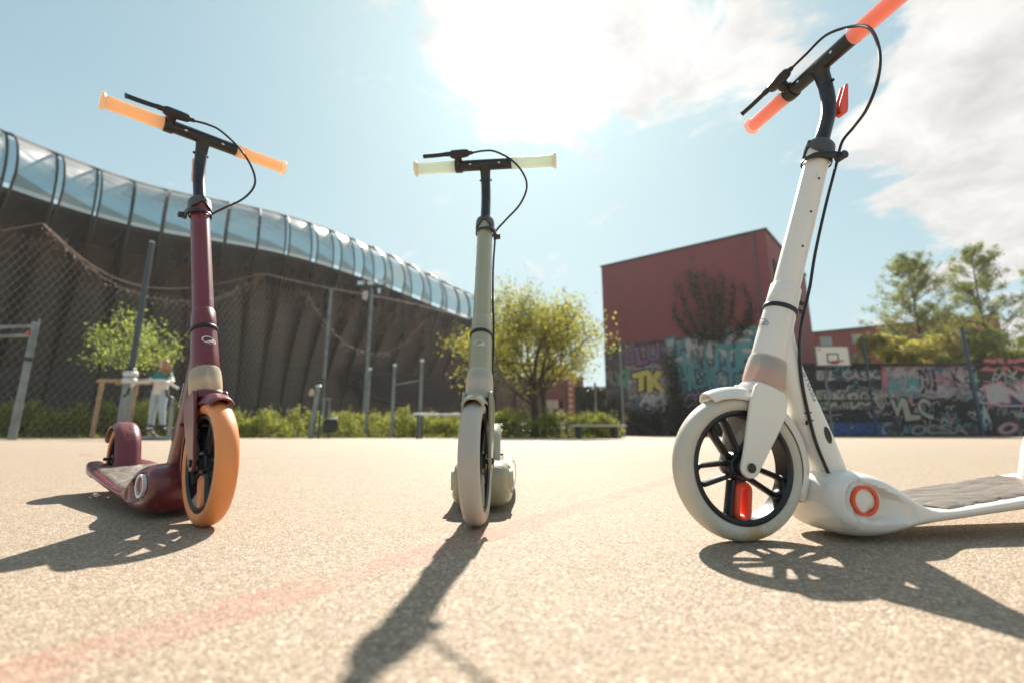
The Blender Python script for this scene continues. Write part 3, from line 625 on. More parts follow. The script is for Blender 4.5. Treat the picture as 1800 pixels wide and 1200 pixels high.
def grip_mat(name, core, edge, mixf=.5):
    m = bpy.data.materials.new(name); m.use_nodes = True; t = m.node_tree; nd = t.nodes; ln = t.links; p = nd['Principled BSDF']
    lw = nd.new('ShaderNodeLayerWeight'); lw.inputs[0].default_value = .42; rp = nd.new('ShaderNodeValToRGB'); ln.new(lw.outputs['Facing'], rp.inputs[0])
    e = rp.color_ramp.elements; e[0].position = .12; e[0].color = (*core, 1); e[1].position = .62; e[1].color = (*edge, 1); ln.new(rp.outputs[0], p.inputs['Base Color']); p.inputs['Roughness'].default_value = .3
    tl = nd.new('ShaderNodeBsdfTranslucent'); ln.new(rp.outputs[0], tl.inputs['Color']); ms = nd.new('ShaderNodeMixShader'); ms.inputs[0].default_value = mixf
    ln.new(p.outputs[0], ms.inputs[1]); ln.new(tl.outputs[0], ms.inputs[2]); ln.new(ms.outputs[0], nd['Material Output'].inputs[0]); return m
GI_R = GI_O = GI_S = None
GO_R = grip_mat('coral_translucent_grip', (.98, .52, .43), (1, .88, .84), .70); GO_O = grip_mat('peach_translucent_grip', (1, .78, .56), (1, .95, .86), .70); GO_S = grip_mat('mint_translucent_grip', (.80, .87, .80), (.99, .98, .94), .72)
CAPS = {GO_R: grip_mat('milky_coral_end', (.85, .55, .48), (.95, .85, .80), .6), GO_O: grip_mat('milky_peach_end', (.92, .70, .50), (.95, .88, .78), .6), GO_S: grip_mat('milky_mint_end', (.80, .74, .60), (.95, .90, .80), .6)}

scooter((.3206, .6764, 193.0, -1.44, -1.33), 'cream white kick scooter with coral red grips, nearest the right edge, seen side on', WHITE, TY_W, ORED, GI_R, GO_R, ORED, ORED, GRY_PRINT, SH_W, EL_R, DECKM, True, cf=-.02)
scooter((-.4953, .781, 319.4, 1.64, -1.5), 'maroon kick scooter with orange wheels and peach orange grips', MAROON, TY_O, OPEA, GI_O, GO_O, OPEA, WHT_PRINT, WHT_PRINT, SH_O, EL_O, DECKM, False)
scooter((-.058, .7861, 270.1, .37, -3.6), 'sage green kick scooter with pale tyres, standing between the other two and facing the viewer', SAGE, TY_S, SAGEP, GI_S, GO_S, SAGEP, LBL, LBL, SH_W, EL_S, DECKM, True)

# ------------------------------------------------------------------ curved building
def poly_facade():
    px = np.array([0, 99, 171, 237, 300, 408, 457, 501, 543, 579, 614, 647, 679, 714, 750, 778, 799, 817, 833, 866])
    py = np.array([230, 271, 299, 317, 338, 361, 369, 380, 393, 404, 420, 432, 446, 464, 487, 497, 506, 512, 517, 527])
    pts = [atz(a, b, 14.0) for a, b in zip(px, py)]
    xs_ = np.array([p.x for p in pts]); ys_ = np.array([p.y for p in pts]); c = np.polyfit(xs_, ys_, 4); return np.poly1d(c), xs_
FC, fxs = poly_facade()
def ribx(pxc):
    # world x where the facade top crosses picture column pxc
    r = Vector(((pxc-900)/FPX, 1))
    lo, hi = -27.5, 6.0
    def f(x):
        y = FC(x) if x > -23.8 else FC(-23.8)+(x+23.8)*FC.deriv()(-23.8)
        dep = y*math.cos(TH)+(14-CH)*math.sin(TH); return 900+FPX*x/dep-pxc
    for _ in range(50):
        m_ = (lo+hi)/2
        if f(m_) > 0: hi = m_
        else: lo = m_
    return (lo+hi)/2
def fpt(x):
    y = FC(x) if x > -23.8 else FC(-23.8)+(x+23.8)*FC.deriv()(-23.8); d = Vector((1, FC.deriv()(max(x, -23.8)), 0)).normalized(); return Vector((x, y, 0)), Vector((d.y, -d.x, 0))
PROF = [(0, -2.1), (2, -1.85), (4, -1.45), (6, -.85), (7.5, -.25), (8.6, .25), (9.6, .6), (10.6, .75), (11.5, .8), (12.2, .75), (13, .58), (13.6, .32), (14, 0)]
def prof(z):
    for a, b in zip(PROF, PROF[1:]):
        if z <= b[0]: t = (z-a[0])/(b[0]-a[0]); return a[1]+(b[1]-a[1])*t
    return PROF[-1][1]
def bulge(z):
    if z >= 11.4: return 1.25*math.sqrt(max(0, 1-((z-11.4)/2.6)**2))
    if z > 3: return 1.25*((z-3)/8.4)**1.1
    return 0
def screen_mat():
    m = bpy.data.materials.new('printed_glass_screen'); m.use_nodes = True; t = m.node_tree; nd = t.nodes; ln = t.links; p = nd['Principled BSDF']
    tcn = nd.new('ShaderNodeTexCoord'); sp = nd.new('ShaderNodeSeparateXYZ'); ln.new(tcn.outputs['Object'], sp.inputs[0])
    mp = nd.new('ShaderNodeMapping'); mp.inputs['Scale'].default_value = (.25, .25, 4.2); ln.new(tcn.outputs['Object'], mp.inputs[0])
    n = nd.new('ShaderNodeTexNoise'); n.inputs['Scale'].default_value = 1.6; n.inputs['Detail'].default_value = 7; n.inputs['Roughness'].default_value = .65; ln.new(mp.outputs[0], n.inputs['Vector'])
    hz = nd.new('ShaderNodeMapRange'); hz.inputs[1].default_value = 11.8; hz.inputs[2].default_value = 14; hz.inputs[3].default_value = -.16; hz.inputs[4].default_value = .30; ln.new(sp.outputs[2], hz.inputs[0])
    ad = nd.new('ShaderNodeMath'); ad.operation = 'ADD'; ln.new(n.outputs['Fac'], ad.inputs[0]); ln.new(hz.outputs[0], ad.inputs[1])
    mr_ = nd.new('ShaderNodeMapRange'); mr_.inputs[1].default_value = .34; mr_.inputs[2].default_value = .74; mr_.inputs[3].default_value = .04; mr_.inputs[4].default_value = .70; ln.new(ad.outputs[0], mr_.inputs[0])
    p.inputs['Base Color'].default_value = (.50, .42, .37, 1); p.inputs['Roughness'].default_value = .42
    tl = nd.new('ShaderNodeBsdfTranslucent'); tl.inputs['Color'].default_value = (.58, .50, .45, 1)
    m1 = nd.new('ShaderNodeMixShader'); m1.inputs[0].default_value = .40; ln.new(p.outputs[0], m1.inputs[1]); ln.new(tl.outputs[0], m1.inputs[2])
    tp = nd.new('ShaderNodeBsdfTransparent'); tp.inputs['Color'].default_value = (.80, .90, .93, 1)
    ms = nd.new('ShaderNodeMixShader'); ln.new(mr_.outputs[0], ms.inputs[0]); ln.new(tp.outputs[0], ms.inputs[1]); ln.new(m1.outputs[0], ms.inputs[2]); ln.new(ms.outputs[0], nd['Material Output'].inputs[0]); return m
def lower_mat():
    m = bpy.data.materials.new('bronze_screen'); m.use_nodes = True; t = m.node_tree; nd = t.nodes; ln = t.links; p = nd['Principled BSDF']
    tcn = nd.new('ShaderNodeTexCoord'); sp = nd.new('ShaderNodeSeparateXYZ'); ln.new(tcn.outputs['Object'], sp.inputs[0])
    mp = nd.new('ShaderNodeMapping'); mp.inputs['Scale'].default_value = (.3, .3, 3.4); ln.new(tcn.outputs['Object'], mp.inputs[0])
    n = nd.new('ShaderNodeTexNoise'); n.inputs['Scale'].default_value = 2; n.inputs['Detail'].default_value = 8; n.inputs['Roughness'].default_value = .62; ln.new(mp.outputs[0], n.inputs['Vector'])
    rp = nd.new('ShaderNodeValToRGB'); e = rp.color_ramp.elements; e[0].position = .3; e[0].color = (.068, .071, .077, 1); e[1].position = .78; e[1].color = (.120, .117, .114, 1); ln.new(n.outputs['Fac'], rp.inputs[0])
    ln.new(rp.outputs[0], p.inputs['Base Color']); p.inputs['Roughness'].default_value = .30; p.inputs['Metallic'].default_value = .5; p.inputs['Specular IOR Level'].default_value = .35
    hz = nd.new('ShaderNodeMapRange'); hz.inputs[1].default_value = 7.4; hz.inputs[2].default_value = 8.8; hz.inputs[3].default_value = 0; hz.inputs[4].default_value = .66; ln.new(sp.outputs[2], hz.inputs[0])
    tp = nd.new('ShaderNodeBsdfTransparent'); tp.inputs['Color'].default_value = (.75, .68, .60, 1)
    ms = nd.new('ShaderNodeMixShader'); ln.new(hz.outputs[0], ms.inputs[0]); ln.new(p.outputs[0], ms.inputs[1]); ln.new(tp.outputs[0], ms.inputs[2]); ln.new(ms.outputs[0], nd['Material Output'].inputs[0])
    wv = nd.new('ShaderNodeTexWave'); wv.bands_direction = 'Z'; wv.inputs['Scale'].default_value = 2.2; wv.inputs['Distortion'].default_value = .6; ln.new(tcn.outputs['Object'], wv.inputs['Vector'])
    bp = nd.new('ShaderNodeBump'); bp.inputs['Strength'].default_value = .12; bp.inputs['Distance'].default_value = .02; ln.new(wv.outputs['Fac'], bp.inputs['Height']); ln.new(bp.outputs[0], p.inputs['Normal'])
    return m
def tinted(name, c):
    m = bpy.data.materials.new(name); m.use_nodes = True; t = m.node_tree; nd = t.nodes; ln = t.links; p = nd['Principled BSDF']; p.inputs['Base Color'].default_value = (.05, .08, .09, 1); p.inputs['Roughness'].default_value = .15
    tp = nd.new('ShaderNodeBsdfTransparent'); tp.inputs['Color'].default_value = (*c, 1); ms = nd.new('ShaderNodeMixShader'); ms.inputs[0].default_value = .90; ln.new(p.outputs[0], ms.inputs[1]); ln.new(tp.outputs[0], ms.inputs[2]); ln.new(ms.outputs[0], nd['Material Output'].inputs[0]); return m
REARG = tinted('tinted_rear_glass', (.46, .57, .60))
SCR = screen_mat(); LOW = lower_mat()
RIB = mat('dark_bronze_mullion', (.035, .035, .035), .4, .6); RAIL = mat('tan_bronze_rail', (.32, .24, .18), .4, .5)
INW = mat('brown_inner_wall', (.36, .26, .17), .8, var=.25, vscale=.6, col2=(.46, .35, .25)); DARK = mat('dark_blue_glass', (.006, .010, .018), .55, spec=.12)
SLAB = mat('dark_roof_slab', (.05, .048, .046), .7)
bld = empty('stadium_building', (0, 0, 0), label='large curved bronze building with pleated glass facade rising behind the wire net on the left', cat='building')
ribs = [-300, -180, -72, 10, 99, 171, 237, 300, 356, 408, 457, 501, 543, 579, 614, 647, 679, 712, 746, 774, 797, 816, 833, 849, 864, 878]
RX_ = [ribx(p) for p in ribs]
ZS_U = [11.5+2.5*i/10 for i in range(11)]; ZS_L = [0, 1, 2, 3, 4, 5, 6, 7, 7.6, 8.2, 8.8, 9.4, 10, 10.8, 11.5]
for i in range(len(RX_)-1):
    (a, na), (b, nb) = fpt(RX_[i]), fpt(RX_[i+1]); wscale = min(1, (b-a).length/2.0)
    k = MB(); k.grid([[tuple(a.lerp(b, t)+na.lerp(nb, t)*(prof(z)-.45)+Vector((0, 0, z))) for t in (0, .5, 1)] for z in ZS_U]); k.build('rear_glass', REARG, bld, smooth=60)
    for nm, ZS, mt_ in (('glass_panel', ZS_U, SCR), ('facade_panel', ZS_L, LOW)):
        P = []
        for z in ZS:
            row = []
            for j in range(9):
                t = j/8; bl_ = bulge(z)*wscale*(1-t)**1.3+.12*math.sin(PI*t); q = a.lerp(b, t)+na.lerp(nb, t)*(prof(z)+bl_); row.append((q.x, q.y, z))
            P.append(row)
        k = MB(); k.grid(P); k.build(nm, mt_, bld, smooth=60)
    k = MB(); k.tube([tuple(b+nb*(prof(z)+.02)+Vector((0, 0, z))) for z in ZS_L[:-1]+ZS_U], (.05, .07), 4, caps=True); k.build('mullion', RIB, bld, smooth=0)
    k = MB(); k.tube([tuple(a+na*(prof(z)+bulge(z)*wscale+.02)+Vector((0, 0, z))) for z in [3, 4.5, 6, 7.5, 9, 10.2]+ZS_U], (.05, .07), 4); k.build('curved_mullion', RIB, bld, smooth=0)
    if i >= 2:
        # braces behind the screen
        k = MB(); o_ = -1.15; q0 = a+na*(prof(8.2)+o_)+Vector((0, 0, 8.3)); q1 = a.lerp(b, .95)+nb*(prof(11)+o_)+Vector((0, 0, 11.1)); k.bar(q0, q1, .10); k.build('brace', RIB, bld, smooth=0)
        k = MB(); q0 = a+na*-2.1; k.box((0, 0, 5.7), (.5, .4, 11.3), Matrix.Translation(q0) @ rz(math.atan2(na.y, na.x))); k.build('column', RIB, bld, smooth=0)
fine = [fpt(RX_[0]+(RX_[-1]-RX_[0])*i/60) for i in range(61)]
k = MB(); k.tube([tuple(p+n*(prof(14)+.0)+Vector((0, 0, 14.02))) for p, n in fine], (.07, .09), 6); k.build('top_rail', RAIL, bld)
k = MB(); k.grid([[tuple(p+n*-.35+Vector((0, 0, 11.55))), tuple(p+n*-9+Vector((0, 0, 11.55)))] for p, n in fine]); k.grid([[tuple(p+n*-.35+Vector((0, 0, 11.25))), tuple(p+n*-9+Vector((0, 0, 11.25)))] for p, n in fine]); k.grid([[tuple(p+n*-.35+Vector((0, 0, 11.25))), tuple(p+n*-.35+Vector((0, 0, 11.55)))] for p, n in fine]); k.build('roof_slab', SLAB, bld, smooth=0)
k = MB(); k.grid([[tuple(p+n*-3.2+Vector((0, 0, z))) for z in (0, 8.1)] for p, n in fine]); k.build('lower_backing_wall', SLAB, bld, smooth=0)
k = MB(); k.grid([[tuple(p+n*-4.6+Vector((0, 0, z))) for z in (8.1, 11.3)] for p, n in fine]); k.grid([[tuple(p+n*-4.6+Vector((0, 0, 8.1))), tuple(p+n*-1.0+Vector((0, 0, 8.1)))] for p, n in fine]); k.build('inner_wall', INW, bld, smooth=0)
# end wall and lower wing beyond the curve, behind the tree
e0, en = fpt(RX_[-1])
k = MB(); k.box((e0.x+4.2, e0.y+3.0, 3.0), (9, 4, 6.0)); wing = k.build('wing_wall', mat('brown_rendered_wall', (.17, .115, .075), .8, var=.2, vscale=.8), bld, smooth=0)
for i in range(9):
    k = MB(); k.box((e0.x+.2+i*1.0, e0.y+.98, 2.95), (.12, .1, 5.9)); k.build('pilaster', mat('brown_pilaster', (.13, .09, .06), .8) if i == 0 else bpy.data.materials['brown_pilaster'], bld, smooth=0)
# oval window let into the pleats
ia = fpt(ribx(640))[0]; 
def wall_hit(px, py):
    # hit the leaning facade
    best = None
    r = ray(px, py)
    for i in range(400):
        Y = 12+i*.1; p = Vector((r.x/r.y*Y, Y, CH+r.z/r.y*Y)); yy = FC(p.x) if p.x > -23.8 else 0
        n = fpt(p.x)[1]; q = Vector((p.x, yy, 0))
        if (Vector((p.x, p.y, 0))-q).dot(n) < prof(max(0, p.z))+.25: return p
    return p
pc = wall_hit(712, 688); nn = fpt(pc.x)[1]; tn = Vector((-nn.y, nn.x, 0)); 
pl = wall_hit(606, 680); pr_ = wall_hit(780, 700); span = (pr_-pl); span.z = 0; wv_ = span.normalized(); nv = Vector((wv_.y, -wv_.x, 0))
hw_ = span.length/2; cc = (pl+pr_)/2+nv*1.5; 
k = MB(); pts = []
for i in range(40):
    a = 2*PI*i/40; c, s_ = math.cos(a), math.sin(a); xx = hw_*math.copysign(abs(c)**.8, c); zz = 1.25*math.copysign(abs(s_)**.85, s_)*(1+.1*c); pts.append((xx, zz))
Mo = Matrix.Translation((cc.x, cc.y, at(712, 686, cc.y).z)) @ Matrix((wv_, Vector((0, 0, 1)), nv)).transposed().to_4x4()
k.prism(pts, -.9, .03, Mo); ow = k.build('oval_window', DARK, bld, smooth=40)
k = MB(); k.tube([tuple(Mo @ Vector((x_, y_, .06))) for x_, y_ in pts], .05, 6, closed=True); k.build('window_frame', RIB, ow)

# ------------------------------------------------------------------ ball net
NA = Vector((-18.9, 12.55, 0)); S1 = Vector((-16.4, 15.0, 0)); S2 = Vector((-12.4, 19.0, 0)); S3 = Vector((-9.2, 22.2, 0)); S4 = Vector((-5.2, 26.2, 0)); NE = Vector((-2.6, 28.8, 0))
NETM = mat('weathered_net_wire', (.30, .25, .20), .7, .1); ROPE = mat('weathered_rope', (.34, .25, .19), .7)
net = empty('ball_net', (0, 0, 0), label='sagging wire ball net hung from a cable in front of the curved bronze facade', cat='net')
dN = (NE-NA).normalized(); LN = (NE-NA).length; sS1 = (S1-NA).length; sS2 = (S2-NA).length; sS3 = (S3-NA).length; sS4 = (S4-NA).length
def ntop(s):
    if s < sS1: t = (sS1-s)/sS1; return 7.4-1.3*math.sin(min(1, t*.9)*PI/1.6)
    if s < sS2+1.5: t = (s-sS1)/(sS2+1.5-sS1); return 7.4-2.0*4*t*(1-t)*(.8+.2*math.cos(PI*t))
    return 7.4-.1*math.sin((s-sS2)*.5)
k = MB(); pitch = .21
def netline(s0, dirn):
    pts = []
    z = 0.0; s = s0
    while z < 7.5:
        if 0 <= s <= LN:
            if z > ntop(s): break
            o_ = .25*math.sin(s*.9)*math.sin(z*.5); bow = .20*math.sin(z*.42)
            p = NA+dN*(s+bow)+Vector((dN.y, -dN.x, 0))*o_; pts.append((p.x, p.y, z))
        z += .62; s += dirn*.62*.55
    if len(pts) > 1: k.tube(pts, (.0052 if dirn > 0 else .0032) if s0 < 9 else .0032, 3, caps=False)
i = 0
s = -4.5
while s < LN: netline(s, 1); s += pitch
s = 0.0
while s < LN+4.5: netline(s, -1); s += pitch
tag(k.build('mesh', NETM, net, smooth=0), kind='stuff')
k = MB(); k.tube([tuple(NA+dN*(LN*i/60)+Vector((0, 0, ntop(LN*i/60)))) for i in range(61)], .012, 5); k.build('top_cable', ROPE, net)
def sagrope(sa, za, sb, zb, sag, n=34):
    k = MB(); pts = []
    for i in range(n+1):
        t = i/n; q = NA+dN*(sa+(sb-sa)*t)+Vector((dN.y, -dN.x, 0))*.1; pts.append((q.x, q.y, za+(zb-za)*t-sag*4*t*(1-t)+random.uniform(-.04, .04)))
    k.tube(pts, .008, 5)
    for p in pts:
        for _ in range(3): 
            c = Vector(p)+Vector((random.uniform(-.2, .2), random.uniform(-.2, .2), random.uniform(-.25, .08))); k.box((0, 0, 0), (.045, .02, .04), Matrix.Translation(c) @ Matrix.Rotation(random.random()*3, 4, Vector((random.random(), random.random(), random.random()+.1))))
    k.build('gathered_edge', ROPE, net)
sagrope(sS1, 7.3, sS2+1.5, 7.3, 2.0); sagrope(sS3-1.2, 6.9, sS4, 6.6, 2.5)
def pole(name, base, h, r, m, label, cat='post', cap=None, group=None, r2=None, band=None):
    root = empty(name, base, 0, label, cat, group)
    k = MB(); k.tube([(0, 0, 0), (0, 0, h)], [r, r2 or r], 14); k.build('shaft', m, root)
    if cap: k = MB(); k.disc_cyl(r*1.18, h-.02, h+.07, 14, bev=.01); k.build('cap', cap, root)
    if band: k = MB(); k.disc_cyl(r*1.2, band, band+.1, 14); k.build('band', BLKP, root)
    k = MB(); k.disc_cyl(r*1.8, 0, .015, 14); k.build('base_plate', m, root)
    return root
def ground_at(px, Y): p = at(px, 765, Y); return Vector((p.x, Y, 0))
pole('net_post', NA+dN*sS3+Vector((.15, -.15, 0)), at(608, 511, (NA+dN*sS3).y).z, .085, GALV, 'slim grey net post left of the floodlight mast', 'post')
pole('net_post', NE, 7.45, .085, DKPOLE, 'dark net post half hidden in the left side of the yellow-green tree')
# floodlight mast
b0 = ground_at(638, 21); hM = at(651, 505, 21).z
ml = empty('floodlight_mast', b0, 0, 'tall grey mast carrying a cluster of three floodlights before the bronze facade', 'floodlight')
k = MB(); k.tube([(0, 0, 0), (0, 0, hM)], [.10, .075], 14); k.build('mast', GALV, ml)
k = MB(); k.bar((-.55, 0, hM), (.55, 0, hM), .08); k.bar((-.3, 0, hM-.5), (.25, 0, hM-.5), .06); k.build('crossbar', DKPOLE, ml)
for dx in (-.5, -.02, .48):
    k = MB(); k.box((dx, -.1, hM+.15), (.36, .20, .26)); f_ = k.build('lamp_head', DKPOLE, ml, bevel=.03)
    k = MB(); k.box((dx, -.205, hM+.14), (.28, .012, .18)); k.build('lens', GALVL, f_)
k = MB(); k.box((-.28, -.08, hM-.45), (.2, .18, .42)); k.build('control_box', mat('pale_grey_box', (.5, .47, .42), .5), ml, bevel=.02)
k = MB(); k.box((.35, -.05, hM-.2), (.1, .1, .24)); k.build('bracket', GALVL, ml)

# ------------------------------------------------------------------ outdoor gym
def pullup():
    Y = 11.0; b = ground_at(22, Y); root = empty('outdoor_gym_bars', b, 0, 'galvanised pull-up frame with a double top bar running out of the left edge', 'gym equipment')
    h = at(70, 566, Y).z
    k = MB(); k.tube([(0, 0, 0), (0, 0, h)], .068, 18); k.build('post', GALV, root)
    k = MB(); k.disc_cyl(.085, 0, .012, 18); k.disc_cyl(.078, .012, .9, 18); k.build('post_sleeve', GALV, root)
    k = MB(); k.disc_cyl(.072, h, h+.05, 18, bev=.01); k.build('post_cap', BLKP, root)
    k = MB(); k.disc_cyl(.076, h-.98, h-.88, 18); k.build('post_band', BLKP, root)
    for zz in (-.10, -.33): k = MB(); k.tube([(-3.2, .4, h+zz), (0, 0, h+zz)], .045, 12); k.build('top_bar', GALV, root)
    k = MB(); k.box((-.06, -.02, h-.3), (.05, .16, .12)); k.build('red_sticker', mat('faded_red_sticker', (.45, .12, .1), .6), root)
    k = MB(); k.tube([(-3.2, .4, 0), (-3.2, .4, h)], .068, 12); k.build('post', GALV, root)
pullup()
Yp = 12.0; b = ground_at(212, Yp); hh = at(270, 427, Yp).z; hs = at(231, 655, Yp).z
root = empty('banner_pole', b, 0, 'tall tapering grey pole with white collars beside the staked young tree', 'pole')
k = MB(); k.disc_cyl(.15, 0, .02, 18); k.tube([(0, 0, 0), (0, 0, hs)], .125, 20); k.build('lower_shaft', GALV, root)
k = MB(); k.tube([(0, 0, hs), (0, 0, hh)], [.075, .062], 16); k.build('upper_shaft', DKPOLE, root)
for dz in (-.28, -.10): k = MB(); k.disc_cyl(.165, hs+dz, hs+dz+.14, 20, bev=.03); k.build('collar', mat('pale_plastic_collar', (.55, .56, .55), .4), root)
k = MB(); k.disc_cyl(.11, hs+.04, hs+.12, 18, bev=.02); k.build('clamp_ring', BLKP, root)
k = MB(); k.disc_cyl(.064, hh, hh+.03, 14); k.build('cap', GALVL, root)
# stationary stepper where the person stands
Ys = 11.0
c0 = ground_at(270, Ys)
st_ = empty('outdoor_stepper', c0, 0, 'grey outdoor fitness stepper with a curved handlebar that the red-haired person leans on', 'gym equipment')
def lx(px): return ground_at(px, Ys).x-c0.x
zt_ = at(285, 676, Ys).z
k = MB(); k.tube(bez([(lx(236), -.35, zt_-.18), (lx(245), -.42, zt_-.04), (lx(262), -.45, zt_+.03), (lx(285), -.45, zt_+.06), (lx(305), -.42, zt_), (lx(322), -.38, zt_-.12)], 6), .028, 10); k.build('handlebar', GALVL, st_)
for px_, z1 in ((226, zt_-.3), (312, zt_-.35)):
    k = MB(); k.tube([(lx(px_)+.02, -.3, 0), (lx(px_)-.0, -.32, z1)], .04, 12); k.build('upright', GALV, st_)
    k = MB(); k.tube([(lx(px_), -.32, z1), (lx(px_)+(.15 if px_ < 270 else -.08), -.4, z1+.06), (lx(px_)+(.2 if px_ < 270 else -.1), -.42, z1+.2)], .03, 10); k.build('bracket_arm', BLKP, st_)
for px_ in (252, 288):
    k = MB(); k.box((lx(px_), .02, .26), (.17, .36, .05)); k.build('pedal', BLKP, st_, bevel=.01)
    k = MB(); k.tube([(lx(px_), .15, .24), (lx(px_)*.5, .28, .06)], .03, 8); k.build('pedal_arm', GALV, st_)
k = MB(); k.box((0, .15, .04), (1.1, .5, .08)); k.tube([(lx(226)+.02, -.3, .04), (lx(312), -.3, .04)], .04, 8); k.build('base_frame', GALV, st_)

# gym seat station and bars
Yg = 15.0; cg = ground_at(556, Yg); gs = empty('leg_press_station', cg, 0, 'outdoor gym station with a black saddle and twin grey posts beside the hedge', 'gym equipment')
def gx(px): return ground_at(px, Yg).x-cg.x
k = MB(); k.tube([(gx(546), 0, 0), (gx(546)+.12, 0, at(554, 680, Yg).z)], .085, 14); k.build('post', GALV, gs)
k = MB(); k.disc_cyl(.1, 0, .06, 14, Matrix.Translation((gx(546)+.12, 0, at(554, 680, Yg).z)), bev=.02); k.build('post_cap', GALVL, gs)
k = MB(); k.tube([(gx(553), .3, 0), (gx(553), .3, at(552, 661, Yg).z)], .035, 10); k.build('rear_post', DKPOLE, gs)
k = MB(); k.tube([(gx(553), .3, at(560, 700, Yg).z), (gx(574), .1, at(560, 700, Yg).z)], .03, 8); k.tube([(gx(564), .1, .4), (gx(564), .1, at(560, 700, Yg).z)], .03, 8); k.tube([(gx(573), .1, .3), (gx(573), .1, at(560, 700, Yg).z)], .03, 8); k.build('handle_frame', GALV, gs)
k = MB(); k.lathe([(.00001, -.02), (.18, 0), (.24, .12), (.23, .34), (.16, .42), (.00001, .44)], 18, Matrix.Translation((gx(580), 0, .18)) @ Matrix.Diagonal((1, .8, 1, 1)), False); k.build('saddle', BLKP, gs)
k = MB(); k.disc_cyl(.14, .60, .66, 14, Matrix.Translation((gx(584), 0, 0)), bev=.01); k.build('saddle_plate', GALVL, gs)
k = MB(); k.tube([(gx(546), 0, .16), (gx(580), 0, .2)], .035, 8); k.tube([(gx(560), 0, 0), (gx(562), 0, .2)], .03, 8); k.tube([(gx(577), 0, 0), (gx(577), 0, .25)], .03, 8); k.build('seat_frame', DKPOLE, gs)
k = MB(); k.lathe([(.00001, -.11), (.07, -.09), (.1, 0), (.07, .09), (.00001, .11)], 14, Matrix.Translation((gx(544), -.1, at(544, 690, Yg).z)), False); k.build('hand_wheel', mat('tan_plastic', (.45, .36, .28), .5), gs)
gr_ = 'silver capped pull-up posts beside the hedge'
for px_, pt, Y_, lb in ((643, 650, 17.0, 'shortest looking of the three silver capped grey posts, nearest the floodlight mast'), (688, 643, 16.2, 'middle one of the three silver capped grey posts before the oval window'), (737, 635, 15.4, 'tallest looking of the three silver capped grey posts, behind the white rail end')):
    bb = ground_at(px_, Y_); pole('pull_up_post', bb, at(px_+4, pt, Y_).z, .062, GALV, lb, 'post', GALVL, gr_)
p1 = ground_at(688, 16.2); p2 = ground_at(737, 15.4)
k = MB(); k.tube([(p1.x, p1.y, at(690, 676, 16.2).z), (p2.x, p2.y, at(741, 668, 15.4).z)], .022, 8); tag(k.build('pull_up_bar', GALV), 'thin horizontal pull-up bar between two silver capped posts', 'bar')
# parallel bars
Yb = 13.5; cb_ = ground_at(725, Yb); zb_ = at(725, 727, Yb).z; pb = empty('parallel_bars', cb_, 0, 'low pale parallel bars running behind the sage scooter wheel', 'gym equipment')
for dy in (0, .55):
    k = MB(); k.tube([(0, dy, zb_), (2.3, dy+.6, zb_)], .028, 10); k.build('bar', GALVL, pb)
    for t in (.06, .95): k = MB(); k.tube([(2.3*t, dy+.6*t, 0), (2.3*t, dy+.6*t, zb_-.03)], .035, 10); k.build('leg', DKPOLE, pb)
# black railing beyond
Yr = 16.5; ra = ground_at(870, Yr); rb_ = ground_at(1085, Yr+1.5); rl = empty('low_railing', ra, 0, 'low black metal railing in front of the yellow-green tree', 'railing')
d_ = rb_-ra
for zz in (.46, .25): k = MB(); k.tube([(0, 0, zz), (d_.x, d_.y, zz)], .02, 8); k.build('rail', BLK, rl)
for i in range(8): t = i/7; k = MB(); k.tube([(d_.x*t, d_.y*t, 0), (d_.x*t, d_.y*t, .5)], .022, 8); k.build('post', BLK, rl)
# ping pong slab
Yt = 15.6; ta = ground_at(1048, Yt); tt = empty('slab_table', ta, 0, 'low tan slab table at the foot of the dark ivy, right of the railing', 'table')
k = MB(); k.box((0, 0, .40), (1.75, 1.3, .07)); k.build('top', mat('tan_concrete', (.5, .42, .32), .7, var=.1), tt, bevel=.015)
for sx_ in (-.6, .6): k = MB(); k.box((sx_, 0, .18), (.12, .8, .36)); k.build('leg', DKPOLE, tt, bevel=.01)

# ------------------------------------------------------------------ person
def skin_mesh(name, chains, m, parent, lev=2):
    me = bpy.data.meshes.new(name); vs_, es_, rs_ = [], [], []; idx = {}
    for ch in chains:
        prev = None
        for p, r_ in ch:
            key = tuple(round(c, 4) for c in p)
            if key not in idx: idx[key] = len(vs_); vs_.append(p); rs_.append(r_)
            if prev is not None and prev != idx[key]: es_.append((prev, idx[key]))
            prev = idx[key]
    me.from_pydata(vs_, es_, []); o = bpy.data.objects.new(name, me); COL.objects.link(o); o.parent = parent; me.materials.append(m)
    sm = o.modifiers.new('sk', 'SKIN'); 
    for i, r_ in enumerate(rs_): me.skin_vertices[0].data[i].radius = (r_, r_) if isinstance(r_, (int, float)) else r_
    me.skin_vertices[0].data[0].use_root = True
    sm.use_smooth_shade = True
    u = o.modifiers.new('s', 'SUBSURF'); u.levels = u.render_levels = lev; return o
SKIN = mat('skin', (.62, .38, .28), .5, sss=.1); HAIR = mat('copper_red_hair', (.40, .21, .12), .55, var=.3, vscale=30)
SHIRT = mat('off_white_jersey', (.62, .57, .50), .8); TEAL = mat('teal_jersey', (.02, .19, .17), .8); JEAN = mat('light_blue_denim', (.36, .42, .46), .85, var=.1, vscale=20); SHOE = mat('dark_shoe', (.03, .03, .04), .6)
HGT = at(270, 634, Ys).z-.29
pe = empty('person', c0+Vector((0, 0, .285)), R(0), 'person with long copper hair, teal and white top and light jeans, standing on the stepper', 'person')
s = HGT/1.62
def sv(x, y, z): return (x*s, y*s, z*s)
hx_ = 0.0
pel = (sv(0, 0, .88), .125*s)
legL = [pel, (sv(-.085, 0, .80), .085*s), (sv(-.10, -.02, .46), .052*s), (sv(-.11, .0, .10), .034*s)]
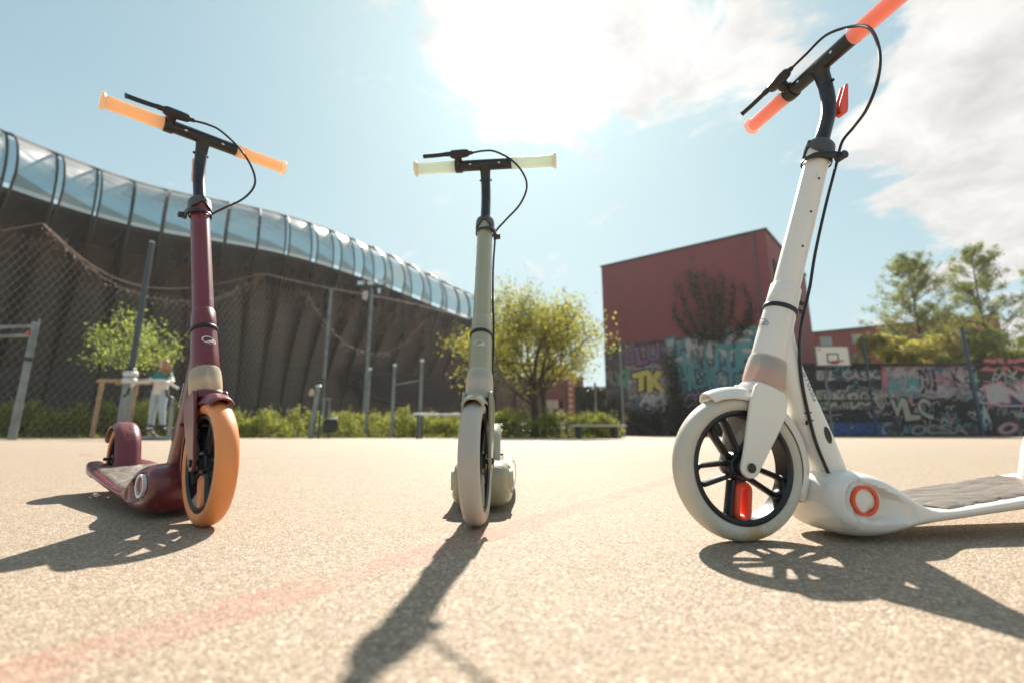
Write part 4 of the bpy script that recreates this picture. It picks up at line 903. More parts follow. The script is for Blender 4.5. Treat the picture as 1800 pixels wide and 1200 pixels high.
legR = [pel, (sv(.085, 0, .80), .085*s), (sv(.12, -.02, .46), .052*s), (sv(.17, .0, .10), .034*s)]
tor = [pel, (sv(0, .0, 1.02), .115*s), (sv(0, .01, 1.18), .125*s), (sv(0, .02, 1.31), .10*s), (sv(0, .015, 1.37), .052*s), (sv(-.005, -.005, 1.43), .048*s)]
armL = [(sv(0, .02, 1.31), .10*s), (sv(-.155, .02, 1.29), .052*s), (sv(-.27, -.08, 1.10), .038*s), (sv(-.23, -.36, 1.06), .027*s)]
armR = [(sv(0, .02, 1.31), .10*s), (sv(.155, .02, 1.29), .052*s), (sv(.30, -.06, 1.12), .038*s), (sv(.36, -.34, 1.06), .027*s)]
skin_mesh('body', [tor, legL, legR, armL, armR], SKIN, pe)
for sd, wx in ((-1, -.23), (1, .36)):
    ch = []; w0 = Vector(sv(wx, -.36, 1.055)); pal = w0+Vector((0, -.07*s, -.008)); 
    chains = [[(tuple(w0), .024*s), (tuple(pal), .026*s)]]
    for i, dx in enumerate((-.026, -.009, .009, .025)):
        ln_ = (.028, .033, .031, .024)[i]; k0 = pal+Vector((dx*s, -.012*s, .006)); k1 = k0+Vector((0, -ln_*s, -.004)); k2 = k1+Vector((0, -.008*s, -.024*s)); k3 = k2+Vector((0, .012*s, -.02*s))
        chains.append([(tuple(pal), .026*s), (tuple(k0), .0095*s), (tuple(k1), .0088*s), (tuple(k2), .008*s), (tuple(k3), .007*s)])
    tb = w0+Vector((-sd*.024*s, -.035*s, -.004)); chains.append([(tuple(w0), .024*s), (tuple(tb), .011*s), (tuple(tb+Vector((-sd*.014*s, -.03*s, -.014*s))), .009*s), (tuple(tb+Vector((-sd*.002*s, -.05*s, -.03*s))), .008*s)])
    skin_mesh('hand', chains, SKIN, pe, 1)
def ellip(name, c, r_, m, par, rot=None):
    k = MB(); n_, m_ = 20, 14; Mx = Matrix.Translation(c) @ (rot or Matrix.Identity(4)) @ Matrix.Diagonal((*r_, 1)); k.lathe([(max(1e-5, math.sin(PI*i/m_)), -math.cos(PI*i/m_)) for i in range(m_+1)], n_, Mx, False); return k.build(name, m, par, smooth=180)
rt = Matrix.Rotation(R(-42), 4, 'Z')     # face turned to the left of the picture
hc = Vector(sv(-.01, -.012, 1.54)); hd = ellip('head', hc, (.073*s, .088*s, .108*s), SKIN, pe, rt)
fw = rt.to_3x3() @ Vector((0, -1, 0)); rgt = rt.to_3x3() @ Vector((1, 0, 0))
k = MB(); k.loft([[tuple(hc+fw*.080*s+rgt*.010*s*math.cos(a)+Vector((0, 0, .010*s*math.sin(a)+.015*s))) for a in [2*PI*i/8 for i in range(8)]], [tuple(hc+fw*.108*s+rgt*.011*s*math.cos(a)+Vector((0, 0, .009*s*math.sin(a)-.012*s))) for a in [2*PI*i/8 for i in range(8)]]]); k.build('nose', SKIN, hd)
for sd in (-1, 1):
    ellip('eye', hc+fw*.079*s+rgt*sd*.030*s+Vector((0, 0, .012*s)), (.009*s,)*3, BLKP, hd); ellip('ear', hc+rgt*sd*.073*s, (.008*s, .02*s, .03*s), SKIN, hd, rt)
ellip('mouth', hc+fw*.080*s+Vector((0, 0, -.045*s)), (.022*s, .012*s, .006*s), mat('lips', (.35, .09, .07), .5), hd, rt)
# hair as many strands falling to the shoulders
k = MB(); rnd = random.Random(3)
for i in range(700):
    a = rnd.uniform(-PI, PI); e_ = rnd.uniform(.35, 1.0)
    if abs(a) < R(76): continue
    ax_ = fw*math.cos(a)+rgt*math.sin(a); tp_ = hc+ax_*(.084*s*math.sin(e_*1.5))*.98+Vector((0, 0, .112*s*math.cos(e_*1.45))); ln_ = rnd.uniform(.18, .32)*s
    o1 = tp_+ax_*.05*s+Vector((0, 0, -ln_*.35)); o2 = tp_+ax_*rnd.uniform(.05, .13)*s+Vector((rnd.uniform(-.03, .03), rnd.uniform(-.01, .02), -ln_))
    k.tube([tuple(tp_), tuple(o1), tuple(o2)], [.010*s, .017*s, .005*s], 4)
ellip('hair_cap', hc+Vector((0, .0, .022*s))-fw*.040*s, (.100*s, .088*s, .108*s), HAIR, hd, rt); k.build('hair', HAIR, pe)
# clothes
def ring(c, ax, ay, n=24): return [(c[0]*s+ax*s*math.cos(2*PI*i/n), c[1]*s+ay*s*math.sin(2*PI*i/n), c[2]*s) for i in range(n)]
k = MB(); k.loft([ring((0, 0, .80), .178, .128), ring((0, 0, .84), .176, .126), ring((0, 0, .98), .160, .118), ring((0, 0, 1.10), .165, .122), ring((0, .01, 1.175), .172, .125)]); k.build('top_lower', SHIRT, pe)
k = MB(); k.loft([ring((0, .01, 1.17), .174, .127), ring((0, .01, 1.26), .178, .125), ring((0, .015, 1.32), .160, .10), ring((0, .015, 1.365), .085, .07), ring((0, .012, 1.385), .062, .058)]); k.build('top_yoke', TEAL, pe)
for A_ in (armL, armR):
    pts = [A_[1][0], tuple((Vector(A_[1][0])*.45+Vector(A_[2][0])*.55)), A_[2][0]]
    k = MB(); k.tube([Vector(pts[0])+Vector((-math.copysign(.03, pts[0][0])*s, 0, .005)), pts[0], pts[1]], [.062*s, .066*s, .060*s], 14); k.build('upper_sleeve', TEAL, pe)
    k = MB(); k.tube([pts[1], pts[2], Vector(A_[2][0]).lerp(Vector(A_[3][0]), .35)], [.059*s, .054*s, .048*s], 14); k.build('lower_sleeve', SHIRT, pe)
k = MB()
for LG in (legL, legR):
    k.tube([Vector(LG[1][0])+Vector((0, 0, .10*s)), LG[1][0], LG[2][0], LG[3][0], Vector(LG[3][0])-Vector((0, 0, .03*s))], [.10*s, .105*s, .075*s, .062*s, .064*s], 18)
k.loft([ring((0, 0, .76), .15, .11), ring((0, 0, .86), .165, .12), ring((0, 0, .93), .15, .11)]); k.build('jeans', JEAN, pe)
for LG in (legL, legR):
    f0 = Vector(LG[3][0]); k = MB(); k.loft([[(f0.x+superell(2*PI*i/16, .045*s, .05*s, 3)[0], f0.y+dy*s, .0+max(0, hh_/2*s+superell(2*PI*i/16, .045*s, hh_/2*s, 3)[1])) for i in range(16)] for dy, hh_ in ((.07, .07), (.04, .10), (-.03, .09), (-.10, .06), (-.16, .045), (-.185, .03))]); k.build('shoe', SHOE, pe)

# ------------------------------------------------------------------ vegetation
def leaf(mb, c, sz, rnd):
    u = Vector((rnd.gauss(0, 1), rnd.gauss(0, 1), rnd.gauss(0, 1))).normalized(); v = u.orthogonal().normalized(); v = Quaternion(u, rnd.random()*6.28) @ v; wv = u.cross(v)
    a = c; b = c+v*sz*.5+wv*sz*.3; d = c+v*sz; e = c+v*sz*.5-wv*sz*.3; o = len(mb.v); mb.v += [tuple(a), tuple(b), tuple(d), tuple(e)]; mb.f.append((o, o+1, o+2, o+3))
def tree(name, base, H, crown_r, label, lm, bark, trunk_h=.3, tr=.16, n_leaf=14000, lsz=.11, seed=1, levels=4, up=.5, cat='tree', nb=7, shape=None, group=None, spread=.22, tips_only=.55):
    rnd = random.Random(seed); root = empty(name, base, 0, label, cat, group); limbs = MB(); tr_ = MB(); ends = []
    tr_.tube([(0, 0, -.05), (rnd.uniform(-.04, .04), 0, H*trunk_h*.5), (rnd.uniform(-.06, .06), 0, H*trunk_h)], [tr*1.15, tr*.9, tr*.75], 10)
    top = Vector((0, 0, H*trunk_h))
    def grow(p, d, ln_, r_, lv):
        pts = [p]; q = p.copy(); dd = d.copy()
        for i in range(4):
            dd = (dd+Vector((rnd.gauss(0, .13), rnd.gauss(0, .13), rnd.gauss(.05, .1)))).normalized(); q = q+dd*ln_/4; pts.append(q.copy())
            if lv >= 2 or i >= 2: ends.append((q.copy(), lv))
        (tr_ if lv == 0 and False else limbs).tube([tuple(x_) for x_ in pts], [r_, r_*.85, r_*.7, r_*.58, r_*.45], 6 if lv < 2 else 4, caps=False)
        if lv < levels:
            for i in range(3 if lv < 2 else 3):
                a = pts[rnd.choice((2, 3, 4))]; nd_ = (dd+Vector((rnd.gauss(0, .65), rnd.gauss(0, .65), rnd.gauss(up*.25, .4)))).normalized(); grow(a, nd_, ln_*rnd.uniform(.58, .8), r_*.5, lv+1)
    for i in range(nb):
        a = 2*PI*i/nb+rnd.uniform(-.3, .3); el = rnd.uniform(.15, 1.1) if i else 1.45; d = Vector((math.cos(a)*math.cos(el), math.sin(a)*math.cos(el), math.sin(el)+.1)).normalized()
        z0 = top+Vector((0, 0, rnd.uniform(-.08, .06)*H)) ; grow(z0, d, (crown_r*.50)*(1.0 if el < .8 else 1.15*(H*(1-trunk_h))/(2*crown_r)+.3), tr*.42, 1)
    k2_ = tr_.build('trunk', bark, root); limbs.build('limbs', bark, root)
    cr = MB(); lo = [e for e in ends if e[1] >= 2]
    for _ in range(n_leaf):
        e, lv = rnd.choice(lo); c = e+Vector((rnd.gauss(0, spread), rnd.gauss(0, spread), rnd.gauss(0, spread*.8)))
        if shape and not shape(c, rnd): continue
        leaf(cr, c, lsz*rnd.uniform(.6, 1.3), rnd)
    cr.build('crown', lm, root, smooth=0); return root
LV_Y = leafmat('spring_yellow_green_leaf', (.125, .13, .028), (.37, .345, .085), .50)
LV_L = leafmat('light_green_leaf', (.12, .16, .05), (.34, .38, .13), .5); LV_G = leafmat('fresh_green_leaf', (.055, .085, .014), (.20, .22, .04), .45); LV_D = leafmat('dark_ivy_leaf', (.008, .014, .008), (.03, .04, .02), .2)
LV_B = leafmat('birch_leaf', (.075, .10, .035), (.28, .29, .10), .45); LV_H = leafmat('hedge_leaf', (.06, .085, .02), (.36, .37, .09), .42, 1.5); LV_P = leafmat('pale_flower_tip', (.25, .27, .10), (.48, .46, .22), .4)
BARK = mat('brown_bark', (.055, .042, .032), .85, var=.4, vscale=12, bump=.4, bscale=40)
tb = ground_at(940, 17.6)
tree('maple_tree', tb, 6.1, 3.6, 'broad yellow-green spring tree between the curved building and the red block', LV_Y, BARK, .27, .15, 18500, .115, 5, 4, .22, nb=13, spread=.24)
k = MB(); k.tube([(0, 0, 0), (.05, 0, 1.2), (-.02, .1, 2.4), (.25, .1, 3.6)], [.11, .09, .075, .04], 8); o = k.build('sapling_stem', BARK); o.name = 'sapling_stem'; o.location = ground_at(955, 17.9); tag(o, 'thin bare stem just right of the yellow-green tree trunk', 'sapling')
# loose bare-topped tree behind it
tree('bare_tree', ground_at(905, 27), 9.3, 3.4, 'thinly leafed grey twiggy tree rising behind the yellow-green tree', LV_G, BARK, .35, .15, 1500, .10, 11, 5, .5, nb=7, spread=.25)
tree('young_tree', ground_at(222, 15.6)+Vector((0, 0, 0)), 5.3, 2.0, 'young staked tree with sparse light green leaves behind the tall tapering pole', LV_L, BARK, .40, .05, 2300, .105, 21, 3, .7, nb=8, spread=.15)
# stakes
stk = empty('tree_stakes', ground_at(222, 15.6), 0, 'pale timber stakes and crosspiece around the young tree', 'tree support'); WOOD = mat('pale_timber', (.42, .28, .16), .75, var=.2, vscale=8)
def sxx(px): return ground_at(px, 15.6).x-stk.location.x
zk = at(200, 665, 15.3).z
for px_, dy in ((176, -.3), (232, -.35), (250, .3), (205, .45)): k = MB(); k.tube([(sxx(px_), dy, 0), (sxx(px_)+.02, dy, zk)], .062, 10); k.build('stake', WOOD, stk)
for dy in (-.36, .38): k = MB(); k.tube([(sxx(172), dy, zk-.09), (sxx(258), dy, zk-.06)], .058, 10); k.build('crosspiece', WOOD, stk)
# hedge: mixed low planting, nobody could count it
def planting(name, x0, x1, y0, y1, h, n, label, seed, lm=LV_H, spikes=500, cat='hedge'):
    rnd = random.Random(seed); k = MB(); clumps = []
    for i in range(int((x1-x0)*5)): clumps.append((rnd.uniform(x0, x1), rnd.uniform(y0, y1), rnd.uniform(.35, .8), h*rnd.uniform(.45, 1.0)))
    for _ in range(n):
        cx, cy, cr_, ch = rnd.choice(clumps); a = rnd.random()*6.28; e = rnd.random()*1.4; rr_ = rnd.uniform(.75, 1.05); c = Vector((cx+math.cos(a)*cr_*rr_*math.cos(e), cy+math.sin(a)*cr_*.7*rr_*math.cos(e), ch*rr_*math.sin(e)+rnd.uniform(0, .1)))
        if c.y < y0-.35: continue
        leaf(k, c, rnd.uniform(.05, .11), rnd)
    o = k.build(name, lm, smooth=0); tag(o, label, cat, kind='stuff')
    k = MB()
    for _ in range(spikes):
        cx, cy, cr_, ch = rnd.choice(clumps); c = Vector((cx+rnd.gauss(0, cr_*.5), cy+rnd.gauss(0, .3), ch*rnd.uniform(.7, 1))); hh_ = rnd.uniform(.1, .35)
        for q in range(7): leaf(k, c+Vector((rnd.gauss(0, .03), rnd.gauss(0, .03), hh_*q/6)), .05, rnd)
    if spikes: o2 = k.build('flower_spikes', LV_P, smooth=0); tag(o2, 'pale green flower spikes standing up from '+cat, 'plants', kind='stuff')
xA = ground_at(-60, 17).x
planting('hedge', xA, ground_at(330, 17).x, 17.0, 18.6, 1.35, 34000, 'tall leafy mixed planting at the left behind the maroon scooter', 31, spikes=240, cat='tall planting')
planting('hedge', ground_at(330, 17).x, ground_at(1075, 17.4).x, 17.0, 18.4, 1.02, 42000, 'low sunlit mixed planting along the foot of the curved building', 32, spikes=420, cat='low planting')
k = MB(); k.grid([[(xA-6, y_, .05), (ground_at(1090, 17).x, y_, .05)] for y_ in (16.85, 20)]); k.box(((xA-6+ground_at(1090, 17).x)/2, 16.8, .03), (ground_at(1090, 17).x-xA+6, .12, .06)); o = k.build('planting_bed', mat('dark_soil', (.04, .03, .02), .9, var=.3), smooth=0); tag(o, kind='structure')
bsn = [0]
def bush(px, Y, r_, h_, lm, label, n=1800):
    bsn[0] += 1; rnd = random.Random(60+bsn[0]); k = MB(); root = empty('shrub', ground_at(px, Y), 0, label, 'shrub')
    for _ in range(n):
        a = rnd.random()*6.28; e = math.asin(rnd.random()); rr_ = rnd.uniform(.7, 1.0)*(1+.2*math.sin(a*3+e*4)); leaf(k, Vector((r_*rr_*math.cos(a)*math.cos(e), r_*rr_*math.sin(a)*math.cos(e)*.8, .05+h_*rr_*math.sin(e))), rnd.uniform(.06, .12), rnd)
    k.build('foliage', lm, root, smooth=0)

# ------------------------------------------------------------------ far low red building with brick pier, cars
Yf = 47.0; fb = ground_at(985, Yf); far = empty('far_building', fb, 0, 'small dark red building with a chequered front behind the tree gap', 'building')
def fx(px): return ground_at(px, Yf).x-fb.x
def fz(py, px=985): return at(px, py, Yf).z
REDW = mat('dark_red_cladding', (.16, .035, .035), .6, var=.12, vscale=.8); PALE = mat('cream_panel', (.55, .50, .42), .6)
k = MB(); k.box(((fx(952)+fx(1003))/2, 1.5, fz(640)/2), (fx(1003)-fx(952), 3, fz(640))); k.build('wall', REDW, far, smooth=0)
for i in range(4):
    for j in range(3):
        x0 = fx(955)+(fx(992)-fx(955))*i/4; x1 = fx(955)+(fx(992)-fx(955))*(i+1)/4; z0 = fz(750)+(fz(702)-fz(750))*j/3; z1 = fz(750)+(fz(702)-fz(750))*(j+1)/3
        k = MB(); k.box(((x0+x1)/2, -.03, (z0+z1)/2), (x1-x0-.05, .06, z1-z0-.05)); k.build('front_panel', PALE if (i+j) % 2 == 0 or j == 2 and i in (1, 2) else DARK, far, smooth=0)
k = MB(); k.box(((fx(1000)+fx(1015))/2, .5, fz(655)/2), (fx(1015)-fx(1000), 1.4, fz(655))); pier = k.build('brick_pier', mat('orange_brick', (.36, .13, .07), .8, var=.2), far, smooth=0)
for j in range(9):
    z0 = fz(750)+(fz(658)-fz(750))*j/9; k = MB(); k.box((fx(1004), -.23, z0+.3), ((fx(1015)-fx(1000))*.4, .06, .28)); k.build('pale_quoin', PALE, far, smooth=0)
def car(px, Y, col, label, yaw=0, L_=4.2):
    root = empty('parked_car', ground_at(px, Y), R(yaw), label, 'car', 'cars parked beyond the planting'); cm = mat('car_paint', col, .25, .1, coat=.6)
    sec = []
    for y_ in (-.82, -.78, .78, .82):
        sh_ = .97 if abs(y_) > .8 else 1
        sec.append([(x_*L_/4.2*sh_, y_, z_) for x_, z_ in ((-2.05, .35), (-2.1, .62), (-2.0, .88), (-1.35, .98), (1.1, .95), (1.95, .80), (2.08, .55), (2.05, .33), (1.7, .27), (-1.7, .27))])
    k = MB(); k.loft(sec); k.build('body', cm, root, bevel=.04)
    sec = []
    for y_, f_ in ((-.70, .9), (-.66, 1), (.66, 1), (.70, .9)): sec.append([(x_*L_/4.2, y_, .93+(z_-.93)*f_) for x_, z_ in ((-1.75, .95), (-1.25, 1.42), (-.2, 1.47), (.45, 1.40), (1.2, .95))])
    k = MB(); k.loft(sec); k.build('windows', DARK, root)
    k = MB(); k.box((-.45*L_/4.2, 0, 1.46), (1.5, 1.2, .04)); k.build('roof', cm, root, bevel=.02)
    for x_ in (-1.3, 1.3):
        for y_ in (-.78, .78):
            k = MB(); k.lathe([(.19, -.1), (.30, -.11), (.32, -.08), (.32, .08), (.30, .11), (.19, .1)], 18, Matrix.Translation((x_*L_/4.2, y_, .32)) @ YZ, True); wl_ = k.build('wheel', BLKP, root); k = MB(); k.disc_cyl(.19, -.08, .08, 12, Matrix.Translation((x_*L_/4.2, y_, .32)) @ YZ); k.build('rim', GALVL, wl_)
    for x_, m_ in ((2.06, GALVL), (-2.07, ORED)):
        for y_ in (-.6, .6): k = MB(); k.box((x_*L_/4.2, y_, .68), (.06, .28, .12)); k.build('headlight' if x_ > 0 else 'tail_light', m_, root)
car(884, 31, (.30, .31, .33), 'silver grey car parked behind the wheel of the sage scooter'); car(978, 34, (.62, .62, .60), 'white car parked in front of the chequered red building')
pole('blue_column', ground_at(956, 20), at(953, 672, 20).z, .06, mat('blue_grey_paint', (.05, .09, .12), .5), 'slim blue-grey pole right beside the tree trunk', 'pole')

# ------------------------------------------------------------------ red block with graffiti base
HB = 13.0; B1 = atz(1057, 470, HB); B2 = atz(1345, 404, HB); B3 = atz(1384, 449, HB)
blk_ = empty('red_block', (0, 0, 0), label='big windowless dark red block with a slanting creeper, graffiti on its lower wall', cat='building')
B1.z = B2.z = B3.z = 0; dB = (B2-B1).normalized(); nB = Vector((dB.y, -dB.x, 0)); LB = (B2-B1).length; dS = (B3-B2); B3 = B2+dS.normalized()*12; B4 = B1+dS.normalized()*12
REDB = mat('oxblood_render', (.19, .034, .044), .7, var=.10, vscale=.35, bump=.15, bscale=3, wear=(.14, .03, .03), wscale=.8)
k = MB(); k.prism([(p.x, p.y) for p in (B1, B2, B3, B4)], 0, HB-.02); k.build('walls', REDB, blk_, smooth=0)
k = MB()
for a, b in ((B1, B2), (B2, B3)): 
    d = (b-a).normalized(); n_ = Vector((d.y, -d.x, 0)); k.bar(a-d*.05+n_*.03+Vector((0, 0, HB+.03)), b+d*.05+n_*.03+Vector((0, 0, HB+.03)), .14, .14)
k.build('parapet_cap', mat('dark_flashing', (.05, .045, .045), .5, .5), blk_, smooth=0)
ch_ = B1+dB*LB*.36+(B4-B1)*.25; k = MB(); k.box((ch_.x, ch_.y, HB+.55), (.5, .5, 1.3)); k.build('chimney', DKPOLE, blk_, smooth=0)
k = MB(); k.box((ch_.x+1.0, ch_.y, HB+.2), (1.2, .5, .5)); k.build('roof_vent', DKPOLE, blk_, smooth=0)
p = B2+(B3-B2).normalized()*1.7; n2_ = Vector(((B3-B2).normalized().y, -(B3-B2).normalized().x, 0)); k = MB(); k.box((0, 0, 0), (1.1, .12, 2.2), Matrix.Translation((p.x+n2_.x*.03, p.y+n2_.y*.03, 10.2)) @ rz(math.atan2((B3-B2).y, (B3-B2).x))); k.build('window', DARK, blk_, smooth=0)
# lower painted wall
def paint(name, col, r_=.7, var=.12): return mat(name, col, r_, var=var, vscale=4)
PT = {n_: paint('spray_'+n_, c_) for n_, c_ in dict(black=(.012, .012, .016), white=(.38, .37, .36), cream=(.36, .33, .27), turq=(.08, .25, .26), teal=(.03, .16, .17), pink=(.50, .16, .20), blue=(.03, .09, .25), navy=(.02, .03, .10), yellow=(.52, .42, .10), green=(.08, .25, .10), lilac=(.33, .27, .31), purple=(.16, .08, .16), red=(.35, .06, .05), grey=(.22, .22, .22)).items()}
def mottled(name, c1, c2, c3, sc_=1.1):
    m = bpy.data.materials.new(name); m.use_nodes = True; t = m.node_tree; nd = t.nodes; ln = t.links; p = nd['Principled BSDF']; p.inputs['Roughness'].default_value = .75
    tcn = nd.new('ShaderNodeTexCoord'); n = nd.new('ShaderNodeTexNoise'); n.inputs['Scale'].default_value = sc_; n.inputs['Detail'].default_value = 6; n.inputs['Distortion'].default_value = 1.2; ln.new(tcn.outputs['Object'], n.inputs['Vector'])
    rp = nd.new('ShaderNodeValToRGB'); rp.color_ramp.interpolation = 'CONSTANT'; e = rp.color_ramp.elements; e[0].color = (*c1, 1); e[1].position = .58; e[1].color = (*c2, 1)
    for pos, c in ((.42, c3), (.50, c1), (.66, c3)): q = e.new(pos); q.color = (*c, 1)
    ln.new(n.outputs['Fac'], rp.inputs[0]); ln.new(rp.outputs[0], p.inputs['Base Color']); return m
OLDP = mottled('old_layered_paint', (.03, .035, .035), (.16, .13, .14), (.08, .06, .075))
FB = Matrix.Translation(B1+nB*.05) @ Matrix((dB, Vector((0, 0, 1)), nB)).transposed().to_4x4()     # wall frame: x along, y up, z out
def uvw(M_, px, py):
    """where the sight line of a picture point meets a wall plane"""
    Mi = M_.inverted(); o_ = Mi @ Vector((0, 0, CH)); r = Mi.to_3x3() @ ray(px, py); t = -o_.z/r.z; q = o_+r*t; return q.x, q.y
k = MB(); k.box((LB/2, 3.3, 0), (LB, 6.6, .06), FB); gw = k.build('painted_base_wall', OLDP, blk_, smooth=0)
lay = [0]
def hash_(t): return sum(ord(c)*(i+3) for i, c in enumerate(t))
def glyph(par, M_, txt, pa, pb, fill, edge=None, th_=.5, slant=0.0, off=.035):
    """painted word filling the picture box pa-pb on the wall plane M_"""
    lay[0] += 1
    x0, z1 = uvw(M_, *pa); x1, z0 = uvw(M_, *pb); cx, cz = (x0+x1)/2, (z0+z1)/2; o_ = .034+.0012*(lay[0] % 12)
    rj = random.Random(hash_(txt)+int(pa[0])); nL = len(txt); cw_ = (x1-x0)/nL
    jit = [(rj.uniform(-.16, .16), rj.uniform(1.0, 1.22), rj.uniform(.92, 1.12), rj.uniform(-.06, .06), rj.uniform(-.12, .12)) for _ in txt]
    for mt_, sc_, dz_, of in ((edge, 1.14, 0, off+.05), (fill, .97, .002, off)):
        if mt_ is None: continue
        k = MB()
        for q, chr_ in enumerate(txt):
            if chr_ in '- ': continue
            ro, wx, hy, dy, sh_ = jit[q]; tv, tf = text_mesh(chr_, of, 0, 0.0)
            tv = [(a+b*sh_+.05*math.sin(b*6+q*2), b+.06*math.sin(a*5+q), c) for a, b, c in tv]
            k.add(tv, tf, M_ @ Matrix.Translation((x0+cw_*(q+.5), cz+dy*(z1-z0), o_+dz_+.0002*q)) @ Matrix.Diagonal((cw_*wx*sc_, (z1-z0)*hy*sc_, 1, 1)) @ Matrix.Rotation(ro, 4, 'Z'))
        k.build('painted_letters' if mt_ is fill else 'letter_outline', mt_, par, smooth=0)
def patch(par, M_, pts, m_, off=.0325):
    lay[0] += 1; k = MB(); P = [uvw(M_, *q) for q in pts]; P = [(*q, off+.0006*(lay[0] % 6)) for q in P]; k.add(P, [tuple(range(len(P)))], M_); k.build('painted_field', m_, par, smooth=0)
TQ = mottled('turquoise_paint_field', (.06, .17, .18), (.32, .36, .34), (.10, .26, .27), 1.6)
patch(gw, FB, [(1168, 604), (1334, 572), (1326, 690), (1180, 704)], TQ)
glyph(gw, FB, 'LINE', (1172, 596), (1325, 622), PT['white'], PT['teal'])
glyph(gw, FB, 'HAUTE', (1178, 618), (1330, 652), PT['turq'], PT['navy'])
glyph(gw, FB, 'HUKT', (1190, 648), (1300, 682), PT['turq'], PT['navy'])
patch(gw, FB, [(1096, 612), (1166, 604), (1168, 640), (1096, 644)], paint('dull_mauve', (.13, .09, .10)))
glyph(gw, FB, 'CLU', (1098, 610), (1160, 636), PT['purple'], PT['black'])
patch(gw, FB, [(1100, 642), (1176, 638), (1178, 700), (1104, 700)], mottled('greyish_paint_field', (.20, .18, .16), (.36, .32, .28), (.12, .11, .11), 2))
glyph(gw, FB, 'TK', (1112, 653), (1171, 688), PT['yellow'], PT['black'], off=.06)
glyph(gw, FB, 'AM', (1125, 690), (1170, 712), PT['white'], PT['purple'])
glyph(gw, FB, 'SO', (1136, 712), (1170, 726), PT['lilac'], PT['black'])
glyph(gw, FB, 'Q', (1086, 652), (1106, 682), PT['green'], PT['teal'])
glyph(gw, FB, 'COB', (1200, 690), (1262, 716), PT['lilac'], PT['navy'])
glyph(gw, FB, 'YES', (1270, 684), (1322, 712), PT['cream'], PT['navy'])
glyph(gw, FB, 'R', (1300, 628), (1330, 652), PT['turq'], PT['black'])
glyph(gw, FB, '3', (1288, 700), (1310, 735), PT['blue'], PT['black'])
# creeper on the red wall: stems with leaves, fanning up
cp = empty('wall_creeper', (0, 0, 0), label='dark creeper fanning up the red block above the turquoise graffiti', cat='creeper'); rnd = random.Random(9)
ks = MB(); kl = MB()
stems = [((1235, 600), (1215, 560), (1200, 520), (1187, 500)), ((1238, 596), (1228, 540), (1217, 500), (1212, 478)), ((1242, 596), (1238, 545), (1228, 505), (1222, 482)), ((1250, 596), (1252, 550), (1243, 510), (1240, 480)), ((1256, 596), (1268, 560), (1272, 520), (1267, 482)), ((1262, 596), (1283, 560), (1290, 525), (1288, 498)), ((1262, 598), (1300, 575), (1316, 545), (1310, 505)), ((1230, 600), (1205, 580), (1190, 560), (1186, 540)), ((1290, 600), (1305, 580), (1322, 560), (1318, 530)), ((1246, 596), (1260, 545), (1258, 515), (1254, 490))]
for s_ in stems:
    P = []
    for q in bez([(a_[0], a_[1], 0) for a_ in s_], 7): u_, v_ = uvw(FB, q.x, q.y); P.append(FB @ Vector((u_+rnd.gauss(0, .04), v_+rnd.gauss(0, .04), .06)))
    ks.tube([tuple(p_) for p_ in P], [.045*(1-.7*i/len(P)) for i in range(len(P))], 5)
    for i, p_ in enumerate(P):
        for _ in range(16 if i < len(P)*.6 else 7): leaf(kl, p_+dB*rnd.gauss(0, .10)+Vector((0, 0, rnd.gauss(0, .16)))+nB*rnd.uniform(.0, .15), rnd.uniform(.10, .2), rnd)
        if i % 3 == 0 and i < len(P)-3:
            e_ = p_+dB*rnd.uniform(-.9, .9)+Vector((0, 0, rnd.uniform(.2, .9))); ks.tube([tuple(p_), tuple(p_.lerp(e_, .5)+Vector((0, 0, -.05))), tuple(e_)], [.02, .015, .008], 4)
            for t in range(4): leaf(kl, p_.lerp(e_, t/4)+Vector((rnd.gauss(0, .06), 0, rnd.gauss(0, .06)))+nB*.04, .13, rnd)
ks.build('stems', BARK, cp); kl.build('foliage', LV_D, cp, smooth=0)
def ivy(polys, label, dens, depth=.35, seed=1):
    rnd = random.Random(seed); k = MB()
    for (x0, y0, x1, y1), n_ in polys:
        for _ in range(int(n_*dens)):
            px_ = rnd.uniform(x0, x1); py_ = y1-(y1-y0)*rnd.random()**1.0; 
            if rnd.random() < .35*(1-abs(2*(px_-x0)/(x1-x0)-1))*0: continue
            u_, v_ = uvw(FB, px_+rnd.gauss(0, 4), py_+rnd.gauss(0, 6)); 
            if v_ < .02: v_ = .05
            leaf(k, FB @ Vector((u_, v_, .05+abs(rnd.gauss(0, depth)))), rnd.uniform(.10, .2), rnd)
    o = k.build('ivy', LV_D, smooth=0); tag(o, label, 'ivy', kind='stuff')
ivy([((1176, 655, 1200, 765), 1000), ((1168, 612, 1190, 660), 300), ((1088, 722, 1165, 765), 1300), ((1190, 718, 1330, 765), 2300), ((1066, 700, 1094, 765), 900), ((1222, 590, 1245, 700), 160), ((1190, 690, 1330, 725), 500)], 'mass of dark ivy hanging over the painted foot of the red block', 1.5, .3, 4)
for px_, pt, Y_, lb in ((1049, 672, 20.5, 'slender grey post standing in front of the dark ivy, left one of two'), (1097, 602, 21.5, 'tall slender grey-green post before the graffiti at the left end of the red block')):
    pole('slender_post', ground_at(px_, Y_), at(px_-2, pt, Y_).z, .05, mat('grey_green_post', (.16, .20, .19), .6), lb, 'post')
